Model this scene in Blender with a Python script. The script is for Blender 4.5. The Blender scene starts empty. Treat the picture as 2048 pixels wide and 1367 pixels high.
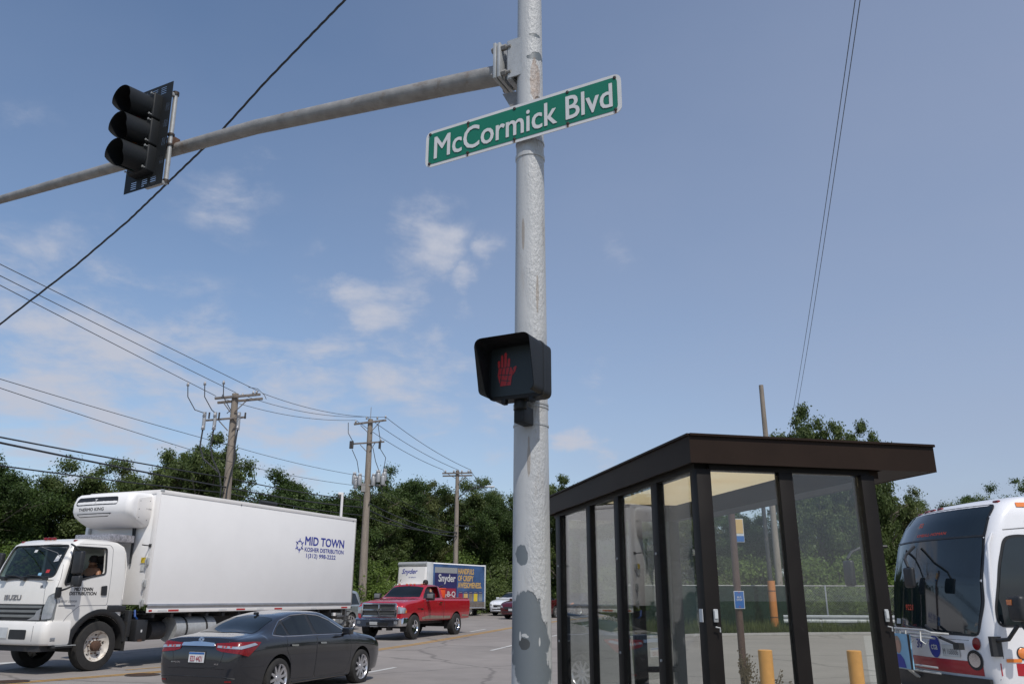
import bpy, bmesh, math, random
import numpy as np
from math import radians as R, sin, cos, pi, atan, atan2, hypot
from mathutils import Vector, Matrix, Euler
from mathutils.bvhtree import BVHTree
random.seed(7); rng = np.random.default_rng(7)
sc = bpy.context.scene
COL = sc.collection

# ------------------------------------------------------------------ camera
F_PX, W_PX, H_PX, EYE = 1600.0, 2048.0, 1367.0, 1.65
PITCH = atan((1192 - H_PX / 2) / F_PX)
cd = bpy.data.cameras.new('camera'); cam = bpy.data.objects.new('camera', cd); COL.objects.link(cam)
cd.sensor_width = 36; cd.lens = 36 * F_PX / W_PX; cd.clip_end = 3000; cd.clip_start = .05
_f = Vector((0, cos(PITCH), sin(PITCH))); _u0 = Vector((0, -sin(PITCH), cos(PITCH)))
_r = Vector((1, 0, 0)) * cos(-.004) - _u0 * sin(-.004); _u = _r.cross(_f)
cam.matrix_world = Matrix.Translation((0, 0, EYE)) @ Matrix((_r, _u, -_f)).transposed().to_4x4()
sc.camera = cam

def at(px, py, Y):          # world point at forward distance Y on the sight line of the photograph's pixel
    d = _f + _r * ((px - W_PX / 2) / F_PX) + _u * ((H_PX / 2 - py) / F_PX)
    return Vector((0, 0, EYE)) + d * (Y / d.y)
def gz(Y): return 0 if Y < 22 else min(Y - 22, 58) * .014

# ------------------------------------------------------------------ sky and sun
SUN_AZ, SUN_EL = 158.0, 54.0            # compass angle from +Y, clockwise
world = bpy.data.worlds.new('World'); sc.world = world; world.use_nodes = True
nt = world.node_tree; nt.nodes.clear()
N = lambda t, **k: _mk(nt, t, **k)
def _mk(nt, t, **k):
    n = nt.nodes.new(t)
    for a, b in k.items():
        if a == 'ins':
            for i, v in b.items(): n.inputs[i].default_value = v
        else: setattr(n, a, b)
    return n
def mathn(nt, op, a, b=None, clamp=False):
    n = nt.nodes.new('ShaderNodeMath'); n.operation = op; n.use_clamp = clamp
    for i, v in enumerate((a, b)):
        if v is None: continue
        if isinstance(v, (int, float)): n.inputs[i].default_value = v
        else: nt.links.new(v, n.inputs[i])
    return n.outputs[0]
sky = N('ShaderNodeTexSky', sky_type='NISHITA', sun_disc=False)
sky.sun_elevation = R(SUN_EL); sky.sun_rotation = R(SUN_AZ)
sky.air_density = 1.0; sky.dust_density = 1.0; sky.ozone_density = 1.9; sky.altitude = 200
tc = N('ShaderNodeTexCoord'); sep = N('ShaderNodeSeparateXYZ'); nt.links.new(tc.outputs['Generated'], sep.inputs[0])
zc = mathn(nt, 'ADD', mathn(nt, 'MAXIMUM', sep.outputs[2], 0.0), .22)
cmb = N('ShaderNodeCombineXYZ')
nt.links.new(mathn(nt, 'DIVIDE', sep.outputs[0], zc), cmb.inputs[0]); nt.links.new(mathn(nt, 'DIVIDE', sep.outputs[1], zc), cmb.inputs[1])
no1 = N('ShaderNodeTexNoise', ins={'Scale': 4.8, 'Detail': 11.0, 'Roughness': .60, 'Distortion': .22}); nt.links.new(cmb.outputs[0], no1.inputs['Vector'])
no2 = N('ShaderNodeTexNoise', ins={'Scale': 1.6, 'Detail': 3.0, 'Roughness': .5}); nt.links.new(cmb.outputs[0], no2.inputs['Vector'])
# drifts of cloud, each round one direction (azimuth, elevation) of the sky
drifts = [(60,690,.22,1.1),(210,740,.19,1.1),(330,770,.18,1.05),(480,800,.15,.9),(620,810,.15,.8),(760,740,.11,.75),(870,800,.11,.65),(980,860,.10,.5),(560,890,.16,.7),(330,870,.16,.7),(-150,650,.24,.9),
          (840,480,.10,1.0),(800,530,.08,.9),(700,560,.09,.95),(750,620,.09,.9),(925,598,.055,1.0),(1010,520,.05,.7),(505,320,.06,.55),(450,400,.08,.5),(1165,905,.045,1.1),(1215,500,.05,.5),(1190,760,.06,.5),(860,690,.06,.6),
          (50,290,.06,.35),(1500,950,.10,.25)]
nw = N('ShaderNodeTexNoise', ins={'Scale': 7.0, 'Detail': 6.0, 'Roughness': .6}); nt.links.new(tc.outputs['Generated'], nw.inputs['Vector'])
wv1 = N('ShaderNodeVectorMath', operation='MULTIPLY_ADD'); nt.links.new(nw.outputs['Color'], wv1.inputs[0]); wv1.inputs[1].default_value = (.17, .17, .17); wv1.inputs[2].default_value = (-.085, -.085, -.085)
wv2 = N('ShaderNodeVectorMath', operation='ADD'); nt.links.new(wv1.outputs[0], wv2.inputs[0]); nt.links.new(tc.outputs['Generated'], wv2.inputs[1])
tot = None
for px, py, rad, st in drifts:
    d = (_f + _r * ((px - 1024) / F_PX) + _u * ((683.5 - py) / F_PX)).normalized()
    vm = N('ShaderNodeVectorMath', operation='DISTANCE'); nt.links.new(wv2.outputs[0], vm.inputs[0]); vm.inputs[1].default_value = d
    mr = N('ShaderNodeMapRange', interpolation_type='SMOOTHSTEP', ins={1: 0.0, 2: rad, 3: st, 4: 0.0}); nt.links.new(vm.outputs['Value'], mr.inputs[0])
    tot = mr.outputs[0] if tot is None else mathn(nt, 'MAXIMUM', tot, mr.outputs[0])
# away from the view the same kind of broken cloud goes on
gen = N('ShaderNodeMapRange', ins={1: .52, 2: .72, 3: 0.0, 4: .55}); nt.links.new(no2.outputs['Fac'], gen.inputs[0])
backm = N('ShaderNodeMapRange', ins={1: .55, 2: .1, 3: 0.0, 4: 1.0}); nt.links.new(sep.outputs[1], backm.inputs[0])
tot = mathn(nt, 'MAXIMUM', tot, mathn(nt, 'MULTIPLY', gen.outputs[0], backm.outputs[0]))
dens = mathn(nt, 'SUBTRACT', mathn(nt, 'ADD', mathn(nt, 'MULTIPLY', no1.outputs['Fac'], 2.5), mathn(nt, 'MULTIPLY', tot, .62)), 1.53)
cl = N('ShaderNodeMapRange', interpolation_type='SMOOTHSTEP', ins={1: -.20, 2: .70, 3: 0.0, 4: .95}); nt.links.new(dens, cl.inputs[0])
clf = mathn(nt, 'MULTIPLY', cl.outputs[0], mathn(nt, 'MINIMUM', mathn(nt, 'MULTIPLY', tot, 2.2), 1.0))
# thin high veil that greys the whole sky
no3 = N('ShaderNodeTexNoise', ins={'Scale': 1.1, 'Detail': 5.0, 'Roughness': .55}); nt.links.new(cmb.outputs[0], no3.inputs['Vector'])
veil = N('ShaderNodeMapRange', ins={1: .3, 2: .7, 3: .08, 4: .24}); nt.links.new(no3.outputs['Fac'], veil.inputs[0])
vx = N('ShaderNodeMapRange', ins={1: -.35, 2: .6, 3: -.06, 4: .42}); nt.links.new(sep.outputs[0], vx.inputs[0])
vz = N('ShaderNodeMapRange', ins={1: 0.0, 2: .65, 3: .16, 4: -.10}); nt.links.new(sep.outputs[2], vz.inputs[0])
veilf = mathn(nt, 'ADD', mathn(nt, 'ADD', veil.outputs[0], vx.outputs[0]), vz.outputs[0], True)
mix1 = N('ShaderNodeMix', data_type='RGBA'); nt.links.new(veilf, mix1.inputs[0]); nt.links.new(sky.outputs[0], mix1.inputs[6]); mix1.inputs[7].default_value = (2.6, 2.95, 3.95, 1)
mix2 = N('ShaderNodeMix', data_type='RGBA'); nt.links.new(clf, mix2.inputs[0]); nt.links.new(mix1.outputs[2], mix2.inputs[6]); mix2.inputs[7].default_value = (3.75, 3.95, 4.6, 1)
bg = N('ShaderNodeBackground'); bg.inputs[1].default_value = .138; nt.links.new(mix2.outputs[2], bg.inputs[0])
ow = N('ShaderNodeOutputWorld'); nt.links.new(bg.outputs[0], ow.inputs[0])
sd = bpy.data.lights.new('sun', 'SUN'); sd.energy = 3.3; sd.angle = R(.5); sd.color = (1, .95, .88)
so = bpy.data.objects.new('sun', sd); COL.objects.link(so)
_sv = Vector((sin(R(SUN_AZ)) * cos(R(SUN_EL)), cos(R(SUN_AZ)) * cos(R(SUN_EL)), sin(R(SUN_EL))))
so.rotation_euler = _sv.to_track_quat('Z', 'Y').to_euler(); so.location = _sv * 50
sc.view_settings.view_transform = 'Standard'; sc.view_settings.look = 'None'; sc.view_settings.gamma = 1
sc.view_settings.exposure = 0.0; sc.view_settings.use_curve_mapping = False

# ------------------------------------------------------------------ materials
def pm(name, col, rough=.6, metal=0, var=.12, scale=3.0, bump=0, bscale=None, coat=0, alpha=None, spots=None, spec=None, streak=False):
    m = bpy.data.materials.new(name); m.use_nodes = True; t = m.node_tree; b = t.nodes['Principled BSDF']
    b.inputs['Roughness'].default_value = rough; b.inputs['Metallic'].default_value = metal
    if coat: b.inputs['Coat Weight'].default_value = coat; b.inputs['Coat Roughness'].default_value = .03
    if spec is not None: b.inputs['Specular IOR Level'].default_value = spec
    c = t.nodes.new('ShaderNodeTexCoord'); n = t.nodes.new('ShaderNodeTexNoise'); n.inputs['Scale'].default_value = scale; n.inputs['Detail'].default_value = 6; n.inputs['Roughness'].default_value = .6
    src = c.outputs['Object']
    if streak:
        mp = t.nodes.new('ShaderNodeMapping'); mp.inputs['Scale'].default_value = (1, 1, .12); t.links.new(src, mp.inputs[0]); t.links.new(mp.outputs[0], n.inputs['Vector'])
    else: t.links.new(src, n.inputs['Vector'])
    mr = t.nodes.new('ShaderNodeMapRange'); mr.inputs[1].default_value = .3; mr.inputs[2].default_value = .7; t.links.new(n.outputs['Fac'], mr.inputs[0])
    mx = t.nodes.new('ShaderNodeMix'); mx.data_type = 'RGBA'; t.links.new(mr.outputs[0], mx.inputs[0])
    mx.inputs[6].default_value = tuple(x * (1 - var) for x in col) + (1,); mx.inputs[7].default_value = tuple(min(1, x * (1 + var)) for x in col) + (1,)
    out = mx.outputs[2]
    if spots:                       # (colour, scale, threshold, strength): wear patches
        s2 = t.nodes.new('ShaderNodeTexNoise'); s2.inputs['Scale'].default_value = spots[1]; s2.inputs['Detail'].default_value = 8; s2.inputs['Roughness'].default_value = .7; t.links.new(src, s2.inputs['Vector'])
        r2 = t.nodes.new('ShaderNodeMapRange'); r2.inputs[1].default_value = spots[2]; r2.inputs[2].default_value = spots[2] + .08; r2.inputs[4].default_value = spots[3]; t.links.new(s2.outputs['Fac'], r2.inputs[0])
        m2 = t.nodes.new('ShaderNodeMix'); m2.data_type = 'RGBA'; t.links.new(r2.outputs[0], m2.inputs[0]); t.links.new(out, m2.inputs[6]); m2.inputs[7].default_value = tuple(spots[0]) + (1,)
        out = m2.outputs[2]
    t.links.new(out, b.inputs['Base Color'])
    if bump:
        nb = t.nodes.new('ShaderNodeTexNoise'); nb.inputs['Scale'].default_value = bscale or scale * 8; nb.inputs['Detail'].default_value = 5; t.links.new(src, nb.inputs['Vector'])
        bp = t.nodes.new('ShaderNodeBump'); bp.inputs['Strength'].default_value = bump; bp.inputs['Distance'].default_value = .02; t.links.new(nb.outputs['Fac'], bp.inputs['Height']); t.links.new(bp.outputs[0], b.inputs['Normal'])
    return m
def glassm(name, tint, refl_min=.05, dust=.0, ior=1.5, rough=0.0, dustcol=(.5, .5, .48)):
    m = bpy.data.materials.new(name); m.use_nodes = True; t = m.node_tree; t.nodes.clear()
    o = t.nodes.new('ShaderNodeOutputMaterial'); tr = t.nodes.new('ShaderNodeBsdfTransparent'); gl = t.nodes.new('ShaderNodeBsdfGlossy'); gl.inputs['Roughness'].default_value = rough
    tr.inputs[0].default_value = tuple(tint) + (1,)
    fr = t.nodes.new('ShaderNodeFresnel'); ge = t.nodes.new('ShaderNodeNewGeometry'); t.links.new(mathn(t, 'SUBTRACT', ior, mathn(t, 'MULTIPLY', ge.outputs['Backfacing'], ior - 1 / ior)), fr.inputs[0]); mx = t.nodes.new('ShaderNodeMixShader')
    f = mathn(t, 'ADD', fr.outputs[0], refl_min - .04, True)
    t.links.new(f, mx.inputs[0]); t.links.new(tr.outputs[0], mx.inputs[1]); t.links.new(gl.outputs[0], mx.inputs[2]); out = mx.outputs[0]
    if dust:
        df = t.nodes.new('ShaderNodeBsdfDiffuse'); df.inputs[0].default_value = tuple(dustcol) + (1,)
        c = t.nodes.new('ShaderNodeTexCoord'); n = t.nodes.new('ShaderNodeTexNoise'); n.inputs['Scale'].default_value = 2.2; n.inputs['Detail'].default_value = 8; n.inputs['Roughness'].default_value = .7; t.links.new(c.outputs['Object'], n.inputs['Vector'])
        mr = t.nodes.new('ShaderNodeMapRange'); mr.inputs[1].default_value = .3; mr.inputs[2].default_value = .75; mr.inputs[3].default_value = dust * .4; mr.inputs[4].default_value = dust * 1.7; t.links.new(n.outputs['Fac'], mr.inputs[0])
        m3 = t.nodes.new('ShaderNodeMixShader'); t.links.new(mr.outputs[0], m3.inputs[0]); t.links.new(out, m3.inputs[1]); t.links.new(df.outputs[0], m3.inputs[2]); out = m3.outputs[0]
    t.links.new(out, o.inputs[0]); return m
def emit(name, col, st):
    m = bpy.data.materials.new(name); m.use_nodes = True; b = m.node_tree.nodes['Principled BSDF']
    b.inputs['Base Color'].default_value = tuple(c * .4 for c in col) + (1,); b.inputs['Emission Color'].default_value = tuple(col) + (1,); b.inputs['Emission Strength'].default_value = st; b.inputs['Roughness'].default_value = .4
    return m

M = dict(
 white=pm('white_paint', (.72, .70, .68), .45, var=.05, scale=1.2, spots=((.42, .40, .37), 1.3, .66, .18)),
 boxwhite=pm('box_white', (.79, .78, .77), .5, var=.03, scale=.8, spots=((.6, .55, .5), .7, .68, .2)),
 cabwhite=pm('cab_white', (.74, .72, .68), .3, var=.04, scale=2, coat=.6, spots=((.36, .32, .27), 2.2, .66, .25)),
 buswhite=pm('bus_white', (.76, .76, .78), .3, var=.03, scale=2, coat=.5, spots=((.45, .42, .4), 1.8, .68, .18)),
 black=pm('black_plastic', (.018, .019, .021), .5, var=.2, scale=6, spots=((.06, .055, .05), 3, .6, .4)),
 rubber=pm('rubber', (.022, .021, .020), .85, var=.25, scale=10, bump=.3),
 dark=pm('dark_underside', (.02, .02, .02), .85, var=.3),
 chassis=pm('chassis_black', (.03, .03, .032), .7, var=.3, spots=((.10, .08, .06), 4, .55, .5)),
 alu=pm('dull_aluminium', (.45, .45, .46), .4, .8, var=.12, scale=5),
 chrome=pm('chrome', (.75, .75, .77), .12, 1, var=.04),
 galv=pm('galvanised', (.27, .262, .25), .55, .2, var=.22, scale=7, spots=((.17, .12, .085), 3.2, .57, .6), streak=False, bump=.15, bscale=60),
 galvc=pm('galvanised_clean', (.40, .41, .41), .5, .3, var=.12, scale=12, spots=((.28, .16, .09), 7, .64, .6)),
 rim=pm('white_rim', (.62, .58, .52), .5, .1, var=.1, scale=5, spots=((.20, .13, .08), 9, .52, .75)),
 alloy=pm('alloy_rim', (.6, .6, .62), .28, .85, var=.06),
 lens=pm('clear_lens', (.38, .41, .45), .08, .4, var=.1, scale=20, coat=1),
 amber=pm('amber_lens', (.75, .22, .04), .2, var=.1, coat=1), redlens=pm('red_lens', (.17, .004, .006), .25, var=.4, scale=40, coat=.2),
 redtape=pm('red_tape', (.40, .03, .03), .4), bluetext=pm('blue_lettering', (.03, .045, .30), .45, var=.05), blacktext=pm('black_lettering', (.02, .02, .022), .5, var=.05),
 greytext=pm('grey_lettering', (.18, .18, .19), .4, var=.05), sedan=pm('charcoal_paint', (.020, .022, .028), .16, .4, var=.06, coat=1),
 red=pm('red_paint', (.42, .010, .022), .25, .15, var=.05, coat=1), maroon=pm('maroon_paint', (.10, .008, .014), .25, .3, coat=1), blue=pm('blue_paint', (.02, .035, .07), .25, .3, coat=1),
 silver=pm('silver_paint', (.34, .37, .38), .3, .5, coat=1), carwhite=pm('car_white', (.70, .73, .78), .3, coat=1), tan=pm('tan_stripe', (.28, .22, .17), .35, .2, coat=.8),
 carglass=pm('car_glass', (.008, .011, .012), .04, 0, var=.3, scale=1.5, spec=.45), tint=glassm('tinted_window', (.40, .48, .46), .05), seatm=pm('seat_fabric', (.05, .05, .052), .9),
 skin=pm('skin', (.35, .17, .10), .55, var=.06), shirt=pm('shirt', (.03, .035, .05), .9), hair=pm('hair', (.012, .009, .008), .7),
 bronze=pm('bronze_aluminium', (.023, .0145, .0105), .5, 0, var=.18, scale=2.5, spots=((.042, .032, .026), 6, .62, .5), spec=.12), frame=pm('frame_dark', (.0125, .0105, .0095), .5, 0, var=.2, scale=4, spots=((.035, .032, .03), 7, .62, .45), spec=.15),
 sglass=glassm('shelter_glass', (.945, .965, .955), .06, dust=.007), wood=pm('weathered_wood', (.235, .20, .165), .9, var=.30, scale=7, bump=.5, bscale=24, streak=True, spots=((.12, .10, .08), 9, .58, .6)),
 woodarm=pm('grey_wood_arm', (.16, .14, .125), .9, var=.3, scale=6, bump=.3), porcelain=pm('porcelain', (.32, .32, .33), .3, coat=.3), grpot=pm('grey_can', (.32, .33, .34), .4, .2),
 wire=pm('wire_black', (.03, .032, .036), .6), wiregrey=pm('wire_grey', (.10, .11, .13), .5, .3),
 signgreen=pm('sign_green', (.003, .145, .083), .38, var=.06, scale=2, spec=.6), signwhite=pm('sign_white', (.58, .58, .58), .4, var=.06, scale=6), rust=pm('rust', (.085, .045, .028), .85, var=.4, scale=30),
 bolt=pm('bolt_dark', (.05, .04, .035), .6, .5), sigblack=pm('signal_black', (.012, .014, .016), .55, spec=.3, var=.15, scale=5), lensdark=pm('signal_lens_face', (.010, .016, .018), .4),
 handred=emit('hand_red', (.42, .016, .022), .11), busglass=pm('bus_glass', (.010, .016, .020), .05, 0, var=.3, scale=1, spec=.8), ledorange=emit('led_orange', (.7, .07, .02), .16), taillit=emit('tail_led', (.9, .02, .02), .3),
 yellow=pm('bollard_yellow', (.62, .30, .075), .5, var=.10, scale=8, spots=((.3, .16, .06), 7, .64, .6)), orangeguard=pm('orange_guard', (.46, .17, .04), .5, var=.12, spots=((.3, .12, .05), 5, .6, .6)),
 browpost=pm('rusty_post', (.085, .048, .038), .8, var=.25, scale=9), signblue=pm('sign_blue', (.02, .11, .34), .4), busred=pm('bus_red', (.36, .012, .022), .3, coat=.5),
 conc=pm('concrete_base', (.33, .31, .29), .85, var=.12, scale=3, bump=.3), bark=pm('bark', (.14, .12, .095), .95, var=.35, scale=5, bump=.6, streak=True),
 wrapblue=pm('wrap_blue', (.055, .11, .24), .45, var=.45, scale=.8), wrapnavy=pm('wrap_navy', (.035, .035, .12), .4), wrapgold=pm('wrap_gold', (.55, .36, .14), .45), wrapred=pm('wrap_red', (.30, .03, .06), .4),
 skyblue=pm('poster_blue', (.22, .42, .58), .5), orange=pm('orange_plastic', (.75, .09, .02), .5), mesh=glassm('green_windscreen', (.42, .50, .46), .0, dust=.38, dustcol=(.02, .05, .04)),
 yellowlab=pm('yellow_label', (.65, .48, .04), .5), lgrey=pm('light_grey_plate', (.5, .52, .53), .5),
 greylou=pm('grey_plastic', (.16, .17, .17), .5), diamond=pm('tread_plate', (.34, .33, .35), .4, .5, var=.5, scale=26),
)
# translucent fibreglass ceiling of the shelter
fm = bpy.data.materials.new('fibreglass_roof'); fm.use_nodes = True; t_ = fm.node_tree; t_.nodes.clear()
_o = t_.nodes.new('ShaderNodeOutputMaterial'); _d = t_.nodes.new('ShaderNodeBsdfDiffuse'); _t = t_.nodes.new('ShaderNodeBsdfTranslucent'); _m = t_.nodes.new('ShaderNodeMixShader'); _m.inputs[0].default_value = .75
_c = t_.nodes.new('ShaderNodeTexCoord'); _n = t_.nodes.new('ShaderNodeTexNoise'); _n.inputs['Scale'].default_value = 2.2; _n.inputs['Detail'].default_value = 6; t_.links.new(_c.outputs['Object'], _n.inputs['Vector'])
_x = t_.nodes.new('ShaderNodeMix'); _x.data_type = 'RGBA'; t_.links.new(_n.outputs['Fac'], _x.inputs[0]); _x.inputs[6].default_value = (.86, .73, .52, 1); _x.inputs[7].default_value = (.93, .87, .72, 1)
t_.links.new(_x.outputs[2], _d.inputs[0]); t_.links.new(_x.outputs[2], _t.inputs[0]); t_.links.new(_d.outputs[0], _m.inputs[1]); t_.links.new(_t.outputs[0], _m.inputs[2]); t_.links.new(_m.outputs[0], _o.inputs[0])
M['fibre'] = fm
def leafmat(name, c1, c2, clump=.55):
    m = bpy.data.materials.new(name); m.use_nodes = True; t = m.node_tree; b = t.nodes['Principled BSDF']; b.inputs['Roughness'].default_value = .55; b.inputs['Specular IOR Level'].default_value = .35
    g = t.nodes.new('ShaderNodeNewGeometry'); c = t.nodes.new('ShaderNodeTexCoord'); n = t.nodes.new('ShaderNodeTexNoise'); n.inputs['Scale'].default_value = clump; n.inputs['Detail'].default_value = 3; t.links.new(c.outputs['Object'], n.inputs['Vector'])
    mr = t.nodes.new('ShaderNodeMapRange'); mr.inputs[1].default_value = .36; mr.inputs[2].default_value = .64; t.links.new(n.outputs['Fac'], mr.inputs[0])
    f = mathn(t, 'ADD', mathn(t, 'MULTIPLY', mr.outputs[0], .55), mathn(t, 'MULTIPLY', g.outputs['Random Per Island'], .45))
    x = t.nodes.new('ShaderNodeMix'); x.data_type = 'RGBA'; t.links.new(f, x.inputs[0]); x.inputs[6].default_value = tuple(c1) + (1,); x.inputs[7].default_value = tuple(c2) + (1,)
    t.links.new(x.outputs[2], b.inputs['Base Color'])
    o = t.nodes['Material Output']; tr = t.nodes.new('ShaderNodeBsdfTranslucent'); t.links.new(x.outputs[2], tr.inputs[0]); ms = t.nodes.new('ShaderNodeMixShader'); ms.inputs[0].default_value = .45
    t.links.new(b.outputs[0], ms.inputs[1]); t.links.new(tr.outputs[0], ms.inputs[2]); t.links.new(ms.outputs[0], o.inputs[0]); return m
LEAF = [leafmat('leaf_dark', (.030, .056, .014), (.095, .148, .036)), leafmat('leaf_mid', (.050, .080, .022), (.145, .190, .058)), leafmat('leaf_olive', (.062, .084, .026), (.175, .200, .070)), leafmat('leaf_bright', (.060, .105, .020), (.18, .25, .048))]
grassm = leafmat('grass_blades', (.05, .075, .02), (.14, .16, .05), .4)
dryw = leafmat('dry_weed', (.16, .12, .07), (.30, .23, .15))

def groundmat(name, col, crack=.5, stain=.5, fine=.25, scale=1.0):
    m = bpy.data.materials.new(name); m.use_nodes = True; t = m.node_tree; b = t.nodes['Principled BSDF']; b.inputs['Roughness'].default_value = .88
    c = t.nodes.new('ShaderNodeTexCoord')
    def noise(s, d=6, r=.6):
        n = t.nodes.new('ShaderNodeTexNoise'); n.inputs['Scale'].default_value = s * scale; n.inputs['Detail'].default_value = d; n.inputs['Roughness'].default_value = r; t.links.new(c.outputs['Object'], n.inputs['Vector']); return n
    big = noise(.16, 5); fin = noise(28, 3, .7); med = noise(1.4, 6)
    v = mathn(t, 'ADD', mathn(t, 'MULTIPLY', big.outputs['Fac'], stain), mathn(t, 'ADD', mathn(t, 'MULTIPLY', fin.outputs['Fac'], fine), mathn(t, 'MULTIPLY', med.outputs['Fac'], stain * .6)))
    v = mathn(t, 'ADD', v, 1 - (stain * 1.6 + fine) * .5)
    if crack:
        vo = t.nodes.new('ShaderNodeTexVoronoi'); vo.feature = 'DISTANCE_TO_EDGE'; vo.inputs['Scale'].default_value = .22
        dm = t.nodes.new('ShaderNodeMix'); dm.data_type = 'VECTOR'; dm.inputs[0].default_value = .35; n3 = noise(.9, 4); t.links.new(c.outputs['Object'], dm.inputs[4]); t.links.new(n3.outputs['Color'], dm.inputs[5]); t.links.new(dm.outputs[1], vo.inputs['Vector'])
        cr = t.nodes.new('ShaderNodeMapRange'); cr.inputs[1].default_value = .002; cr.inputs[2].default_value = .010; cr.inputs[3].default_value = 1 - crack; cr.inputs[4].default_value = 1; t.links.new(vo.outputs['Distance'], cr.inputs[0])
        v = mathn(t, 'MULTIPLY', v, cr.outputs[0])
    vm = t.nodes.new('ShaderNodeVectorMath'); vm.operation = 'SCALE'; vm.inputs[0].default_value = col; t.links.new(v, vm.inputs['Scale']); t.links.new(vm.outputs[0], b.inputs['Base Color'])
    bp = t.nodes.new('ShaderNodeBump'); bp.inputs['Strength'].default_value = .35; bp.inputs['Distance'].default_value = .01; t.links.new(fin.outputs['Fac'], bp.inputs['Height']); t.links.new(bp.outputs[0], b.inputs['Normal'])
    return m
M['asphalt'] = groundmat('asphalt', (.235, .213, .196), .35, .7); M['lot'] = groundmat('lot_pavement', (.265, .235, .20), .3, .5); M['apron'] = groundmat('concrete_apron', (.35, .325, .285), .4, .4)
M['dirt'] = groundmat('soil_and_turf', (.045, .055, .022), 0, .6); M['walk'] = groundmat('sidewalk_concrete', (.27, .25, .22), .3, .3)
M['lineyellow'] = groundmat('worn_yellow_line', (.42, .24, .06), .3, .5, .5); M['linewhite'] = groundmat('worn_white_line', (.50, .50, .48), .3, .5, .5)

# ------------------------------------------------------------------ mesh builder
class MB:
    def __init__(s): s.v = []; s.f = []
    def add(s, v, f):
        o = len(s.v); s.v += [tuple(p) for p in v]; s.f += [tuple(i + o for i in q) for q in f]; return s
    def box(s, c, d, rot=None):
        x, y, z = d[0] / 2, d[1] / 2, d[2] / 2
        vs = [Vector((i * x, j * y, k * z)) for i in (-1, 1) for j in (-1, 1) for k in (-1, 1)]
        if rot is not None:
            m = Euler(rot).to_matrix() if not isinstance(rot, Matrix) else rot
            vs = [m @ v for v in vs]
        c = Vector(c)
        return s.add([v + c for v in vs], [(0, 1, 3, 2), (4, 6, 7, 5), (0, 4, 5, 1), (2, 3, 7, 6), (0, 2, 6, 4), (1, 5, 7, 3)])
    def tube(s, pts, r, n=8, cap=True):
        pts = [Vector(p) for p in pts]; rs = r if isinstance(r, (list, tuple)) else [r] * len(pts); rings = []; up = None
        for i, p in enumerate(pts):
            t = (pts[min(i + 1, len(pts) - 1)] - pts[max(i - 1, 0)]).normalized()
            if up is None: up = Vector((0, 0, 1)) if abs(t.z) < .9 else Vector((1, 0, 0))
            a = t.cross(up); a = a.normalized() if a.length > 1e-6 else t.orthogonal().normalized(); b = a.cross(t).normalized(); up = b
            rings.append([p + (a * cos(2 * pi * k / n) + b * sin(2 * pi * k / n)) * rs[i] for k in range(n)])
        vs = [v for q in rings for v in q]; fs = []
        for i in range(len(pts) - 1):
            for k in range(n): fs.append((i * n + k, i * n + (k + 1) % n, (i + 1) * n + (k + 1) % n, (i + 1) * n + k))
        if cap: fs.append(tuple(range(n - 1, -1, -1))); fs.append(tuple(range((len(pts) - 1) * n, len(pts) * n)))
        return s.add(vs, fs)
    def lathe(s, prof, c=(0, 0, 0), axis='z', n=24, arc=(0, 2 * pi)):     # prof: (radius, height)
        vs = []; fs = []; full = abs(arc[1] - arc[0] - 2 * pi) < 1e-4; m = n if full else n + 1
        for r, h in prof:
            for k in range(m):
                a = arc[0] + (arc[1] - arc[0]) * k / n; p = (r * cos(a), r * sin(a), h)
                if axis == 'y': p = (p[0], p[2], p[1])
                if axis == 'x': p = (p[2], p[0], p[1])
                vs.append(Vector(p) + Vector(c))
        for i in range(len(prof) - 1):
            for k in range(n): fs.append((i * m + k, i * m + (k + 1) % m, (i + 1) * m + (k + 1) % m, (i + 1) * m + k))
        return s.add(vs, fs)
    def prism(s, poly, a, b, axis='y'):
        def P(u, v, w): return {'y': (u, w, v), 'x': (w, u, v), 'z': (u, v, w)}[axis]
        n = len(poly); vs = [P(u, v, a) for u, v in poly] + [P(u, v, b) for u, v in poly]
        return s.add(vs, [tuple(range(n)), tuple(range(2 * n - 1, n - 1, -1))] + [(i, (i + 1) % n, n + (i + 1) % n, n + i) for i in range(n)])
    def rings(s, rs, cap=True, closed=True):
        n = len(rs[0]); fs = []
        for i in range(len(rs) - 1):
            for k in range(n if closed else n - 1): fs.append((i * n + k, i * n + (k + 1) % n, (i + 1) * n + (k + 1) % n, (i + 1) * n + k))
        if cap: fs.append(tuple(range(n - 1, -1, -1))); fs.append(tuple(range((len(rs) - 1) * n, len(rs) * n)))
        return s.add([v for q in rs for v in q], fs)
def mesh_from(m, name='mesh', bevel=0, seg=2, smooth=True, ang=35):
    bm = bmesh.new(); vs = [bm.verts.new(v) for v in m.v]
    for f in m.f:
        if len(set(f)) > 2:
            try: bm.faces.new([vs[i] for i in f])
            except ValueError: pass
    bmesh.ops.recalc_face_normals(bm, faces=bm.faces)
    if bevel:
        es = [e for e in bm.edges if len(e.link_faces) == 2 and e.calc_face_angle(0) > R(30)]
        bmesh.ops.bevel(bm, geom=es, offset=bevel, segments=seg, profile=.5, affect='EDGES', clamp_overlap=True)
    me = bpy.data.meshes.new(name); bm.to_mesh(me); bm.free()
    if smooth:
        me.polygons.foreach_set('use_smooth', [True] * len(me.polygons)); me.set_sharp_from_angle(angle=R(ang))
    return me
def tag(o, label=None, cat=None, group=None, kind=None):
    if label: o['label'] = label
    if cat: o['category'] = cat
    if group: o['group'] = group
    if kind: o['kind'] = kind
    return o
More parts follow.
